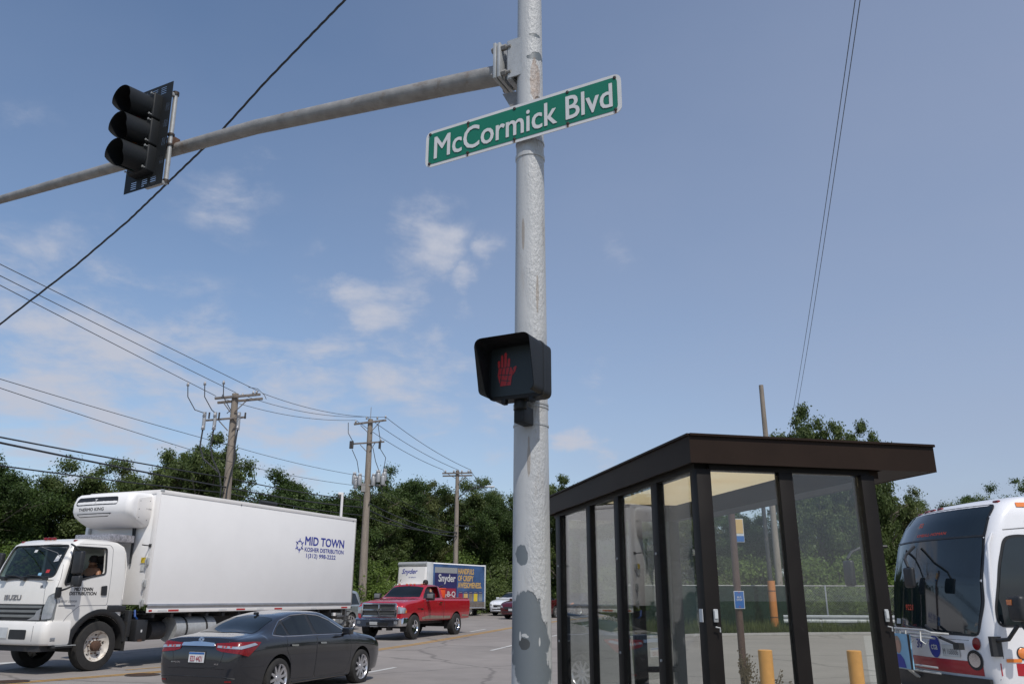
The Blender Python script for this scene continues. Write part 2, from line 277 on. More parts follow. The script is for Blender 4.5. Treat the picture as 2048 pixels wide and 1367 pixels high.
def obj(name, m, mat, parent=None, bevel=0, seg=2, smooth=True, ang=35, label=None):
    me = m if isinstance(m, bpy.types.Mesh) else mesh_from(m, name, bevel, seg, smooth, ang)
    if mat is not None and not me.materials: me.materials.append(M[mat] if isinstance(mat, str) else mat)
    o = bpy.data.objects.new(name, me); COL.objects.link(o)
    if parent is not None: o.parent = parent
    if label: o['label'] = label
    return o
def thing(name, label, cat, loc=(0, 0, 0), rz=0, group=None):
    o = bpy.data.objects.new(name, None); COL.objects.link(o); o.location = loc; o.rotation_euler = (0, 0, rz); o.empty_display_size = .2
    return tag(o, label, cat, group)
def struct(name, m, mat):
    o = obj(name, m, mat, smooth=False); o['kind'] = 'structure'; return o
def copy_tree(o, parent=None):
    c = o.copy(); COL.objects.link(c)
    if parent is not None: c.parent = parent
    for ch in list(o.children): copy_tree(ch, c)
    return c
_fonts = {}
def text(name, s, mat, parent, origin, right, up, w=None, h=None, bold=0.0, shear=0, off=.003, align='L', proj=None):
    """flat lettering: origin = lower left (or centre, align C) of the line; right / up are unit vectors"""
    cu = bpy.data.curves.new(name, 'FONT'); cu.body = s; cu.size = 1; cu.shear = shear; cu.resolution_u = 3
    ob = bpy.data.objects.new(name, cu); COL.objects.link(ob); dg = bpy.context.evaluated_depsgraph_get()
    me = bpy.data.meshes.new_from_object(ob.evaluated_get(dg)); bpy.data.objects.remove(ob); bpy.data.curves.remove(cu)
    n = len(me.vertices); co = np.empty(n * 3); me.vertices.foreach_get('co', co); co = co.reshape(-1, 3)
    mn = co.min(0); mx = co.max(0); sx = (w or 1) / (mx[0] - mn[0]); sy = (h / (mx[1] - mn[1])) if h else sx
    if not w: sx = sy
    x = (co[:, 0] - mn[0]) * sx; y = (co[:, 1] - mn[1]) * sy
    if align == 'C': x -= (mx[0] - mn[0]) * sx / 2; y -= (mx[1] - mn[1]) * sy / 2
    r = np.array(right); u = np.array(up); nn = np.cross(r, u)
    P = np.array(origin) + x[:, None] * r + y[:, None] * u + nn * off
    if proj is not None:
        for i in range(n):
            h_ = proj.ray_cast(Vector(P[i] + nn * .6), Vector(-nn))
            if h_[0] is not None: P[i] = np.array(h_[0]) + nn * off
    if bold > 0:           # thicker strokes: the outline repeated a hair apart
        b_ = bold * abs(sy); tr_ = [tuple(p.vertices) for p in me.polygons]; VV = []; FF = []
        for k, (dx, dy) in enumerate([(0, 0), (b_, 0), (-b_, 0), (0, b_ * .8), (0, -b_ * .8), (b_ * .7, b_ * .6), (-b_ * .7, -b_ * .6), (b_ * .7, -b_ * .6), (-b_ * .7, b_ * .6)]):
            o_ = len(VV) ; VV += [tuple(q) for q in (P + dx * r + dy * u + nn * k * .00015)]; FF += [tuple(i + o_ for i in q) for q in tr_]
        me = bpy.data.meshes.new(name); me.from_pydata(VV, [], FF)
    else: me.vertices.foreach_set('co', P.ravel())
    me.materials.clear(); me.materials.append(M[mat]); me.update()
    o = bpy.data.objects.new(name, me); COL.objects.link(o); o.parent = parent; return o
def bvh_of(o):
    me = o.data; return BVHTree.FromPolygons([v.co.copy() for v in me.vertices], [tuple(p.vertices) for p in me.polygons])
AX = {'+y': (Vector((0, -1, 0)), lambda u, v: Vector((u, 3, v))), '-y': (Vector((0, 1, 0)), lambda u, v: Vector((u, -3, v))),
      '+x': (Vector((-1, 0, 0)), lambda u, v: Vector((9, u, v))), '-x': (Vector((1, 0, 0)), lambda u, v: Vector((-9, u, v))), '+z': (Vector((0, 0, -1)), lambda u, v: Vector((u, v, 6)))}
def roundpoly(poly, r, n=4):
    out = []; N_ = len(poly)
    for i in range(N_):
        p = Vector(poly[i]); a = Vector(poly[i - 1]) - p; b = Vector(poly[(i + 1) % N_]) - p
        d = min(r, a.length * .45, b.length * .45); pa = p + a.normalized() * d; pb = p + b.normalized() * d
        for k in range(n + 1):
            t = k / n; out.append(tuple(pa * (1 - t) ** 2 + p * 2 * t * (1 - t) + pb * t * t))
    return out
def decal(name, poly, axis, bvh, mat, parent, off=.004, cell=.12, rnd=0, label=None, thick=None):
    """a piece that lies on a curved body: outline given in the side / front / top view, laid on the body surface"""
    if rnd: poly = roundpoly(poly, rnd)
    d, P = AX[axis]; bm = bmesh.new(); f = bm.faces.new([bm.verts.new((u, v, 0)) for u, v in poly])
    us = [p[0] for p in poly]; vs = [p[1] for p in poly]
    for k in range(1, int((max(us) - min(us)) / cell) + 1):
        bmesh.ops.bisect_plane(bm, geom=bm.verts[:] + bm.edges[:] + bm.faces[:], plane_co=(min(us) + k * cell, 0, 0), plane_no=(1, 0, 0))
    for k in range(1, int((max(vs) - min(vs)) / cell) + 1):
        bmesh.ops.bisect_plane(bm, geom=bm.verts[:] + bm.edges[:] + bm.faces[:], plane_co=(0, min(vs) + k * cell, 0), plane_no=(0, 1, 0))
    for v in bm.verts:
        h = bvh.ray_cast(P(v.co.x, v.co.y), d)
        if h[0] is None: h = bvh.find_nearest(P(v.co.x, v.co.y))
        nrm = h[1] if h[1].dot(d) < 0 else -h[1]
        v.co = h[0] + nrm * off
    if thick:
        bmesh.ops.recalc_face_normals(bm, faces=bm.faces)
        if sum((fc.normal.dot(d) for fc in bm.faces)) > 0: bmesh.ops.reverse_faces(bm, faces=bm.faces)
        r_ = bmesh.ops.extrude_face_region(bm, geom=bm.faces[:]); 
        for v in [g for g in r_['geom'] if isinstance(g, bmesh.types.BMVert)]: v.co -= d * thick
    bmesh.ops.recalc_face_normals(bm, faces=bm.faces)
    me = bpy.data.meshes.new(name); bm.to_mesh(me); bm.free(); me.polygons.foreach_set('use_smooth', [True] * len(me.polygons)); me.set_sharp_from_angle(angle=R(40))
    return obj(name, me, mat, parent, label=label)
def trim(name, pts, axis, bvh, mat, parent, r=.008, closed=False, off=.004, sub=6, rnd=0):
    if rnd: pts = roundpoly(pts, rnd)
    d, P = AX[axis]; out = []; q = list(pts) + ([pts[0]] if closed else [])
    for i in range(len(q) - 1):
        for k in range(sub):
            t = k / sub; u = q[i][0] * (1 - t) + q[i + 1][0] * t; v = q[i][1] * (1 - t) + q[i + 1][1] * t
            h = bvh.ray_cast(P(u, v), d)
            if h[0] is None: h = bvh.find_nearest(P(u, v) + d * 2)
            out.append(h[0] - d * off)
    h = bvh.ray_cast(P(*q[-1]), d)
    if h[0] is None: h = bvh.find_nearest(P(*q[-1]) + d * 2)
    out.append(h[0] - d * off)
    return obj(name, MB().tube(out, r, 6), mat, parent)
def boolean(o, cutters, op='DIFFERENCE'):
    tmp = []
    for c in cutters:
        co = bpy.data.objects.new('cutter', mesh_from(c, 'cutter', smooth=False)); COL.objects.link(co); co.parent = o.parent; tmp.append(co)
        md = o.modifiers.new('b', 'BOOLEAN'); md.operation = op; md.solver = 'EXACT'; md.object = co
    bpy.context.view_layer.update(); dg = bpy.context.evaluated_depsgraph_get(); dg.update(); me = bpy.data.meshes.new_from_object(o.evaluated_get(dg))
    o.modifiers.clear(); o.data = me
    me.polygons.foreach_set('use_smooth', [True] * len(me.polygons)); me.set_sharp_from_angle(angle=R(35))
    for c in tmp: bpy.data.objects.remove(c)
def pchip(x, y, q):
    x = np.array(x, float); y = np.array(y, float); h = np.diff(x); dl = np.diff(y) / h; m = np.zeros(len(x))
    for i in range(1, len(x) - 1):
        if dl[i - 1] * dl[i] > 0:
            w1 = 2 * h[i] + h[i - 1]; w2 = h[i] + 2 * h[i - 1]; m[i] = (w1 + w2) / (w1 / dl[i - 1] + w2 / dl[i])
    m[0] = dl[0]; m[-1] = dl[-1]
    k = np.clip(np.searchsorted(x, q) - 1, 0, len(x) - 2); t = (q - x[k]) / h[k]
    return ((1 + 2 * t) * (1 - t) ** 2) * y[k] + t * (1 - t) ** 2 * h[k] * m[k] + t * t * (3 - 2 * t) * y[k + 1] + t * t * (t - 1) * h[k] * m[k + 1]
def chaikin(P, it=2):
    for _ in range(it):
        Q = [P[0]]
        for a, b in zip(P[:-1], P[1:]): Q += [a * .75 + b * .25, a * .25 + b * .75]
        Q.append(P[-1]); P = Q
    return P
def carbody(st, nx=110):
    st = np.array(st, float); xs = st[:, 0]; q = np.unique(np.concatenate([np.linspace(xs[0], xs[-1], nx), xs]))
    c = [pchip(xs, st[:, i], q) for i in range(1, 7)]; rs = []
    for i, x in enumerate(q):
        zb, zl, zt, ws, wb, wt = [k[i] for k in c]; g = zt - zl
        H = [(0, zb), (ws * .8, zb), (ws * .97, zb + .02), (ws, zb + .10), (wb, (zb + zl) * .5 + .04), (wb * .995, zl - .06), (wb * .97, zl), (wb * .93 if g < .14 else wb * .90, zl + min(.05, g * .4)), (wt + (wb - wt) * .22, zl + g * .66), (wt, zt - min(.055, g * .3)), (wt * .85, zt - min(.02, g * .1)), (wt * .45, zt), (0, zt)]
        H = chaikin([np.array(p) for p in H], 2); ring = [(x, p[0], p[1]) for p in H] + [(x, -p[0], p[1]) for p in H[-2:0:-1]]
        rs.append(ring)
    return MB().rings(rs)
def ringloft(levels, n=10, nf=10):
    """levels: z, x_back, x_front, half width, corner radius front, corner radius back, bow of the front"""
    rs = []
    for z, xb, xf, w, rf, rb, bow in levels:
        ring = []
        def bowx(y): return xf - bow * (y / w) ** 2
        for k in range(nf + 1):
            y = -(w - rf) + 2 * (w - rf) * k / nf; ring.append((bowx(y) , y, z))
        x0 = bowx(w - rf)
        for k in range(1, n + 1):
            a = pi / 2 * k / n; ring.append((x0 - rf * 1 + rf * cos(a), w - rf + rf * sin(a), z))
        for k in range(n + 1):
            a = pi / 2 * k / n; ring.append((xb + rb - rb * sin(a), w - rb + rb * cos(a), z))
        for k in range(n + 1):
            a = pi / 2 * k / n; ring.append((xb + rb - rb * cos(a), -(w - rb) - rb * sin(a), z))
        for k in range(n):
            a = pi / 2 * k / n; ring.append((x0 - rf + rf * sin(a), -(w - rf) - rf * cos(a), z))
        rs.append(ring)
    return MB().rings(rs)
def wheel(parent, x, y, z, r, wd, rim_r, style, side, rimmat='alloy'):
    """side +1: outer face towards +y"""
    s = side; yo = y; w = MB()
    w.lathe([(rim_r * .98, -s * wd), (rim_r * 1.05, -s * wd), (r * .96, -s * wd * .95), (r, -s * wd * .8), (r, -s * wd * .2), (r * .965, -s * .012), (rim_r + (r - rim_r) * .5, s * .004), (rim_r * 1.03, 0), (rim_r * .98, -s * .015)], (x, y, z), 'y', 40)
    t = obj('wheel', w, 'rubber', parent); m = MB()
    if style == 'truck':      # white hub-piloted disc with hand holes and studs
        m.lathe([(rim_r, 0), (rim_r * .97, -s * .012), (rim_r * .93, -s * .05), (rim_r * .80, -s * .075), (rim_r * .62, -s * .10), (rim_r * .44, -s * .10), (rim_r * .36, -s * .085), (0.001, -s * .085)], (x, y, z), 'y', 40)
        rm = obj('rim', m, rimmat, t, ang=50); hb = MB().lathe([(rim_r * .34, -s * .09), (rim_r * .33, s * .01), (rim_r * .24, s * .03), (.001, s * .032)], (x, y, z), 'y', 20)
        for k in range(10):
            a = 2 * pi * k / 10; hb.lathe([(.016, -s * .09), (.016, -s * .045), (.001, -s * .043)], (x + rim_r * .50 * cos(a), y, z + rim_r * .50 * sin(a)), 'y', 6)
        obj('hub', hb, 'rust', t); hh = MB()
        for k in range(5):
            a = 2 * pi * (k + .3) / 5; hh.lathe([(.034, -s * .094), (.034, -s * .080), (.001, -s * .080)], (x + rim_r * .76 * cos(a), y, z + rim_r * .76 * sin(a)), 'y', 14)
        obj('hand_hole', hh, 'dark', t)
    else:
        m.lathe([(rim_r, 0), (rim_r * .93, -s * .02), (rim_r * .90, -s * .08)], (x, y, z), 'y', 36)
        ns = 10 if style == 'multi' else 5
        for k in range(ns):
            a = 2 * pi * k / ns + .2; ca, sa = cos(a), sin(a); hw0, hw1 = (.03, .016) if ns == 10 else (.055, .035)
            def pt(rr, ww, dy): return (x + rr * ca - ww * sa, y + dy, z + rr * sa + ww * ca)
            p = [pt(rim_r * .15, -hw0, -s * .028), pt(rim_r * .15, hw0, -s * .028), pt(rim_r * .95, hw1, -s * .012), pt(rim_r * .95, -hw1, -s * .012)]
            q2 = [pt(rim_r * .15, -hw0, -s * .07), pt(rim_r * .15, hw0, -s * .07), pt(rim_r * .95, hw1, -s * .05), pt(rim_r * .95, -hw1, -s * .05)]
            m.add(p + q2, [(0, 1, 2, 3), (0, 4, 5, 1), (1, 5, 6, 2), (2, 6, 7, 3), (3, 7, 4, 0)])
        m.lathe([(rim_r * .24, -s * .04), (rim_r * .22, -s * .018), (.001, -s * .014)], (x, y, z), 'y', 20)
        rm = obj('rim', m, rimmat, t); obj('brake', MB().lathe([(rim_r * .9, -s * .085), (.001, -s * .085)], (x, y, z), 'y', 24), 'dark', t)
    return t
def person(name, label, loc, rz, pose, shirt='shirt', hairc='hair'):
    t = thing(name, label, 'person', loc, rz)
    J = pose; me = bpy.data.meshes.new('body'); me.from_pydata([j[0] for j in J], [(j[2], i) for i, j in enumerate(J) if j[2] >= 0], [])
    o = bpy.data.objects.new('body', me); COL.objects.link(o); md = o.modifiers.new('s', 'SKIN')
    for i, j in enumerate(J): me.skin_vertices[0].data[i].radius = (j[1], j[1])
    me.skin_vertices[0].data[0].use_root = True; o.modifiers.new('d', 'SUBSURF').levels = 1
    dg = bpy.context.evaluated_depsgraph_get(); dg.update(); m2 = bpy.data.meshes.new_from_object(o.evaluated_get(dg)); bpy.data.objects.remove(o)
    m2.materials.clear(); m2.materials.append(M['skin']); m2.materials.append(M[shirt]); top = max(v.co.z for v in m2.vertices)
    for p in m2.polygons:
        p.use_smooth = True; c = p.center
        p.material_index = 1 if (c.z < top - .30 and not (abs(c.y) > .27 and c.x > .14)) else 0
    b = obj('body', m2, None, t)
    h = J[-1][0]; hm = MB().lathe([(.001, .12), (.07, .105), (.103, .05), (.108, -.01), (.10, -.05)], (h[0] - .015, h[1], h[2] + .02), 'z', 16); obj('hair', hm, hairc, t)
    fc = MB().lathe([(.001, .0), (.018, -.02), (.02, -.03), (.001, -.035)], (h[0] + .105, h[1], h[2] + .01), 'z', 8); obj('nose', fc, 'skin', t)
    return t
SIT = [((0, 0, .0), .15, -1), ((.02, 0, .20), .14, 0), ((.0, 0, .40), .15, 1), ((0, .20, .47), .075, 2), ((.05, .31, .24), .055, 3), ((.28, .33, .20), .045, 4), ((.42, .25, .28), .04, 5), ((0, -.20, .47), .075, 2), ((.08, -.27, .24), .055, 7), ((.30, -.22, .24), .04, 8), ((.40, -.14, .30), .04, 9), ((.25, .1, -.02), .10, 0), ((.45, .12, -.02), .075, 11), ((.25, -.1, -.02), .10, 0), ((.45, -.12, -.02), .075, 13), ((.0, 0, .54), .06, 2), ((.02, 0, .62), .085, 15), ((.025, 0, .70), .095, 16)]

# ------------------------------------------------------------------ ground, road, markings
def sheet(name, poly, mat, off, kind='structure', parent=None, thick=0):
    bm = bmesh.new(); bm.faces.new([bm.verts.new((x, y, 0)) for x, y in poly])
    for Y in (22, 80): bmesh.ops.bisect_plane(bm, geom=bm.verts[:] + bm.edges[:] + bm.faces[:], plane_co=(0, Y, 0), plane_no=(0, 1, 0))
    for v in bm.verts: v.co.z = gz(v.co.y) + off
    bmesh.ops.recalc_face_normals(bm, faces=bm.faces)
    if sum(f.normal.z for f in bm.faces) < 0: bmesh.ops.reverse_faces(bm, faces=bm.faces)
    if thick:
        r_ = bmesh.ops.extrude_face_region(bm, geom=bm.faces[:])
        for v in [g for g in r_['geom'] if isinstance(g, bmesh.types.BMVert)]: v.co.z += thick
        bmesh.ops.recalc_face_normals(bm, faces=bm.faces)
    bmesh.ops.triangulate(bm, faces=bm.faces)
    me = bpy.data.meshes.new(name); bm.to_mesh(me); bm.free(); o = obj(name, me, mat, parent)
    if parent is None: o['kind'] = kind
    return o
sheet('ground', [(-900, -300), (900, -300), (900, 1500), (-900, 1500)], 'dirt', -.012)
road = sheet('road', [(-90, -14), (1.2, -14), (1.2, 8), (4.5, 31.9), (4.9, 33), (3.2, 45), (8, 56), (24, 90), (40, 130), (22, 134), (8, 100), (-4.5, 61), (-12, 47), (-24, 40), (-90, 34)], 'asphalt', 0)
sheet('parking_lot', [(1.2, 6), (30, 6), (30, 38.5), (15.9, 35.6), (11.9, 35.0), (7.5, 33.8), (4.5, 31.9)], 'lot', .004)
sheet('concrete_apron', [(3.5, 9.4), (40, 6), (40, 39), (15.9, 35.55), (14.38, 34.7), (7.24, 17.41)], 'apron', .008)
sheet('sidewalk', [(.2, .5), (7, .5), (7, 9.2), (.4, 9.2), (-.5, 7.6), (-.7, 5.0), (-.4, 2)], 'walk', .006, thick=.13)
kerb = sheet('kerb', [(4.5, 31.9), (7.5, 33.8), (11.9, 35.0), (15.9, 35.6), (30, 38.5), (30, 38.75), (15.86, 35.83), (11.85, 35.22), (7.4, 34.02), (4.35, 32.1)], 'conc', .012, thick=.09)
def ribbon(name, pts, w, mat, off, label=None):
    L = []; Rr = []
    for i, p in enumerate(pts):
        a = Vector(pts[max(i - 1, 0)]); b = Vector(pts[min(i + 1, len(pts) - 1)]); t = (b - a).normalized(); n = Vector((-t.y, t.x)) * w / 2
        L.append(tuple(Vector(p) + n)); Rr.append(tuple(Vector(p) - n))
    m = MB(); n = len(pts); vs = [(x, y, gz(y) + off) for x, y in L + Rr]
    m.add(vs, [(i, i + 1, n + i + 1, n + i) for i in range(n - 1)]); return obj(name, m, mat, road, smooth=False)
base = [(-12.6, 12.5), (-9.69, 16.95), (-7.98, 19.42), (-6.7, 21.7), (-5.74, 23.37), (-4.23, 26.2), (-3.2, 29.0), (-2.28, 31.97), (-1.1, 36.0), (-.04, 39.66), (1.2, 43.2), (2.43, 46.69), (4.91, 52.48), (11, 66), (22, 90)]
base2 = []
for i in range(len(base) - 1):
    for k in range(4):
        t = k / 4; base2.append((base[i][0] * (1 - t) + base[i + 1][0] * t, base[i][1] * (1 - t) + base[i + 1][1] * t))
for o_ in (-.11, .11): ribbon('yellow_line', [(x + o_ * .93, y - o_ * .37) for x, y in base2], .11, 'lineyellow', .006)
ribbon('yellow_line', [(-8.9, 19.9), (-7.4, 22.2)], .1, 'lineyellow', .006)
for a, b in [((-.61, 26.38), (.15, 28.9)), ((-3.5, 18.6), (-2.8, 20.9)), ((-1.75, 36.4), (-1.15, 38.6)), ((1.6, 33.5), (2.5, 36.2)), ((3.4, 41.5), (4.3, 44.2))]: ribbon('lane_dash', [a, b], .12, 'linewhite', .006)
ribbon('stop_bar', [(-16, 15.9), (-12.2, 22.5)], .45, 'linewhite', .005)
for p, lab in (((-7.97, 18.7), 'cast iron manhole cover in the road behind the charcoal sedan'), ((-9.93, 17.15), 'cast iron manhole cover in the road below the bumper of the white truck')):
    m = MB().lathe([(.36, .0), (.36, .012), (.33, .014), (.33, .008), (.001, .008)], (0, 0, 0), 'z', 28)
    t = thing('manhole_cover', lab, 'manhole cover', (p[0], p[1], .001), 0, 'manhole covers in the road'); obj('frame', m, 'chassis', t)
    g = MB()
    for k in range(-4, 5): g.box((k * .068, 0, .011), (.03, 2 * math.sqrt(.32 ** 2 - (k * .068) ** 2) * .95, .008))
    obj('grid', g, 'rust', t)

# ------------------------------------------------------------------ signal pole
PX, PY = .145, 5.9; A63 = R(-63); AD = Vector((sin(A63), cos(A63), 0)); AN = Vector((-cos(A63) * -1, 0, 0)); AN = Vector((-.454, -.891, 0))   # along the arm; towards the road users
pole = thing('signal_pole', 'tall tapered pale grey signal pole with mast arm and dark patches of paint', 'signal pole', (PX, PY, 0))
pmat = bpy.data.materials.new('pole_paint'); pmat.use_nodes = True; t_ = pmat.node_tree; b_ = t_.nodes['Principled BSDF']; b_.inputs['Roughness'].default_value = .5
c_ = t_.nodes.new('ShaderNodeTexCoord'); s_ = t_.nodes.new('ShaderNodeSeparateXYZ'); t_.links.new(c_.outputs['Object'], s_.inputs[0])
def nz(s, d=6, r=.6, st=None):
    n = t_.nodes.new('ShaderNodeTexNoise'); n.inputs['Scale'].default_value = s; n.inputs['Detail'].default_value = d; n.inputs['Roughness'].default_value = r
    if st:
        mp = t_.nodes.new('ShaderNodeMapping'); mp.inputs['Scale'].default_value = st; t_.links.new(c_.outputs['Object'], mp.inputs[0]); t_.links.new(mp.outputs[0], n.inputs['Vector'])
    else: t_.links.new(c_.outputs['Object'], n.inputs['Vector'])
    return n.outputs['Fac']
mt = lambda op, a, b=None, cl=False: mathn(t_, op, a, b, cl)
edge = mt('ADD', mt('MULTIPLY', mt('SUBTRACT', nz(9, 5, .55), .5), .9), mt('MULTIPLY', mt('SUBTRACT', nz(30, 3, .6, (1.6, 1.6, .25)), .5), .55))
def ell(x0, z0, rx, rz):
    dx = mt('DIVIDE', mt('SUBTRACT', s_.outputs[0], x0), rx); dz = mt('DIVIDE', mt('SUBTRACT', s_.outputs[2], z0), rz)
    r = mt('ADD', mt('SQRT', mt('ADD', mt('MULTIPLY', dx, dx), mt('MULTIPLY', dz, dz))), edge)
    mr = t_.nodes.new('ShaderNodeMapRange'); mr.inputs[1].default_value = .92; mr.inputs[2].default_value = 1.0; mr.inputs[3].default_value = 1; mr.inputs[4].default_value = 0; t_.links.new(r, mr.inputs[0])
    fr = mt('LESS_THAN', s_.outputs[1], 0.0); return mt('MULTIPLY', mr.outputs[0], fr)
def mixc(f, a, b):
    x = t_.nodes.new('ShaderNodeMix'); x.data_type = 'RGBA'; t_.links.new(f, x.inputs[0])
    for i, v in ((6, a), (7, b)):
        if isinstance(v, tuple): x.inputs[i].default_value = v + (1,)
        else: t_.links.new(v, x.inputs[i])
    return x.outputs[2]
colr = mixc(nz(2.5, 8, .7, (1, 1, .25)), (.36, .375, .385), (.51, .515, .515))
rv = t_.nodes.new('ShaderNodeMapRange'); rv.inputs[1].default_value = .56; rv.inputs[2].default_value = .74; rv.inputs[4].default_value = .7; t_.links.new(nz(6, 8, .75, (1.6, 1.6, .22)), rv.inputs[0])
colr = mixc(rv.outputs[0], colr, (.25, .205, .155))
pat = None
for e in [(-.072, 1.93, .048, .075), (-.03, 1.52, .105, .17), (.0, 1.35, .125, .20), (.01, 1.16, .115, .15), (-.085, 1.42, .07, .27), (.04, 6.28, .05, .02), (.06, 6.07, .05, .045), (.075, 5.62, .035, .05), (.02, 6.05, .05, .02)]:
    k_ = ell(*e); pat = k_ if pat is None else mt('MAXIMUM', pat, k_)
colr = mixc(pat, colr, (.125, .145, .16))
rr = ell(-.055, 1.345, .035, .035); colr = mixc(rr, colr, (.05, .055, .058))
wm_ = mt('MAXIMUM', mt('MAXIMUM', ell(-.082, 1.395, .006, .03), ell(-.052, 1.40, .018, .010)), mt('MAXIMUM', ell(-.036, 1.392, .012, .008), ell(.05, 1.36, .006, .028))); colr = mixc(wm_, colr, (.42, .43, .43))
for x_, z_ in ((-.02, 2.6), (.05, 3.9), (-.06, 4.4)): colr = mixc(mt('MULTIPLY', ell(x_, z_, .012, .16), .55), colr, (.22, .16, .10))
ru = ell(.04, 5.83, .045, .22); colr = mixc(mt('MULTIPLY', ru, nz(20, 6, .7)), colr, (.24, .13, .06))
t_.links.new(colr, b_.inputs['Base Color'])
rough_side = t_.nodes.new('ShaderNodeMapRange'); rough_side.inputs[1].default_value = -.05; rough_side.inputs[2].default_value = .03; t_.links.new(mt('ADD', s_.outputs[0], mt('MULTIPLY', mt('SUBTRACT', nz(3, 4), .5), .15)), rough_side.inputs[0])
side_off = t_.nodes.new('ShaderNodeMapRange'); side_off.inputs[1].default_value = .12; side_off.inputs[2].default_value = .09; t_.links.new(s_.outputs[0], side_off.inputs[0])
lump = mt('MULTIPLY', mt('MULTIPLY', nz(42, 3, .6, (1.2, 1.2, .6)), mt('MAXIMUM', mt('MULTIPLY', rough_side.outputs[0], side_off.outputs[0]), .06)), mt('SUBTRACT', 1.0, mt('MULTIPLY', pat, .85)))
bp_ = t_.nodes.new('ShaderNodeBump'); bp_.inputs['Strength'].default_value = 1; bp_.inputs['Distance'].default_value = .013; t_.links.new(lump, bp_.inputs['Height']); t_.links.new(bp_.outputs[0], b_.inputs['Normal'])
pr = lambda z: .146 - .0060 * z
shaft = MB(); pts = [(pr(z), z) for z in [0, .4, .9, 1.4, 2, 2.6, 3.2, 3.8, 4.4, 5, 5.6, 6.2, 6.8, 7.4, 8.4]] + [(.001, 8.42)]
shaft.lathe(pts, (0, 0, 0), 'z', 64); obj('pole_shaft', shaft, pmat, pole)
def band(z, h=.022, th=.006, mat='galvc', name='band', par=None, off=(0, 0)):
    r0 = pr(z) + .002; return obj(name, MB().lathe([(r0, z - h / 2), (r0 + th, z - h / 2), (r0 + th, z + h / 2), (r0, z + h / 2)], (0, 0, 0), 'z', 40), mat, par or pole)
band(.985, .05, .012, 'chassis'); obj('base_plate', MB().box((0, 0, .15), (.5, .5, .04)), 'galv', pole, bevel=.01)
obj('seam_ring', MB().lathe([(pr(5.12) + .001, 5.10), (pr(5.12) + .007, 5.105), (pr(5.12) + .007, 5.135), (pr(5.12) + .001, 5.14)], (0, 0, 0), 'z', 40), pmat, pole)
# bracket of the mast arm
L = lambda a, n, z: tuple(AD * a + AN * n + Vector((0, 0, z)))      # a along the arm, n towards the camera
rotA = Matrix((AD, AN, Vector((0, 0, 1)))).transposed()
obj('saddle_plate', MB().box(L(.15, 0, 6.09), (.05, .20, .40), rotA), 'galvc', pole, bevel=.008)
g = MB()
for n_ in (-.10, .10): g.box(L(.09, n_, 6.09), (.14, .014, .38), rotA)
obj('side_gusset', g, 'galvc', pole)
obj('flange_plate', MB().box(L(.27, 0, 6.09), (.03, .30, .36), rotA), 'galvc', pole, bevel=.006, label='bolted flange plate with rust streaks')
obj('flange_plate', MB().box(L(.232, 0, 6.09), (.03, .29, .35), rotA), 'galvc', pole, bevel=.006)
for n_ in (-.11, .11):
    for z_ in (-.13, .13): obj('bolt', MB().tube([L(.13, n_, 6.09 + z_), L(.31, n_, 6.09 + z_)], .014, 8).tube([L(.17, n_, 6.09 + z_), L(.215, n_, 6.09 + z_)], .028, 6).tube([L(.288, n_, 6.09 + z_), L(.312, n_, 6.09 + z_)], .028, 6), 'galv', pole)
gp = MB(); v4 = [L(.10, -.012, 5.81), L(.26, -.012, 5.83), L(.11, -.012, 5.53)]; v5 = [L(.10, .012, 5.81), L(.26, .012, 5.83), L(.11, .012, 5.53)]
gp.add(v4 + v5, [(0, 1, 2), (5, 4, 3), (0, 3, 4, 1), (1, 4, 5, 2), (2, 5, 3, 0)]); obj('gusset_plate', gp, 'galv', pole)
armz = lambda t: float(np.interp(t, [.28, .8, 1.95, 3.3, 4.5, 7.65, 9], [6.04, 6.10, 6.22, 6.36, 6.41, 6.54, 6.60]))
aps = [.285, .8, 1.4, 2.2, 3.2, 4.2, 5.2, 6.2, 7.4, 8.8]
obj('mast_arm', MB().tube([L(t, 0, armz(t)) for t in aps], [.092 - .0052 * t for t in aps], 32), 'galv', pole)
hb = thing('control_box', 'small grey utility box strapped to the left of the signal pole base', 'utility box', (PX - .165, PY - .05, .72)); obj('box_body', MB().box((0, 0, .13), (.09, .12, .26)), 'galv', hb, bevel=.015); obj('box_door', MB().box((-.003, -.064, .13), (.07, .01, .22)), 'lgrey', hb, bevel=.003)

# ------------------------------------------------------------------ traffic signal on the arm
ST = 4.62; SC = Vector((PX, PY, 0)) + AD * ST + AN * .30; SZ = armz(ST) + .09
sig = thing('traffic_light', 'black three lamp traffic light with slotted back plate hung on the mast arm', 'traffic light', (SC.x, SC.y, SZ)); sig.rotation_euler = (0, 0, atan2(AN.y, AN.x))   # local +x faces the road users
sig.rotation_euler[1] = R(2); sig.scale = (.91, .91, .91)
hs = MB()
for k in (-1, 0, 1): hs.box((-.09, 0, k * .355), (.19, .34, .345))
obj('housing', hs, 'sigblack', sig, bevel=.02, seg=3)
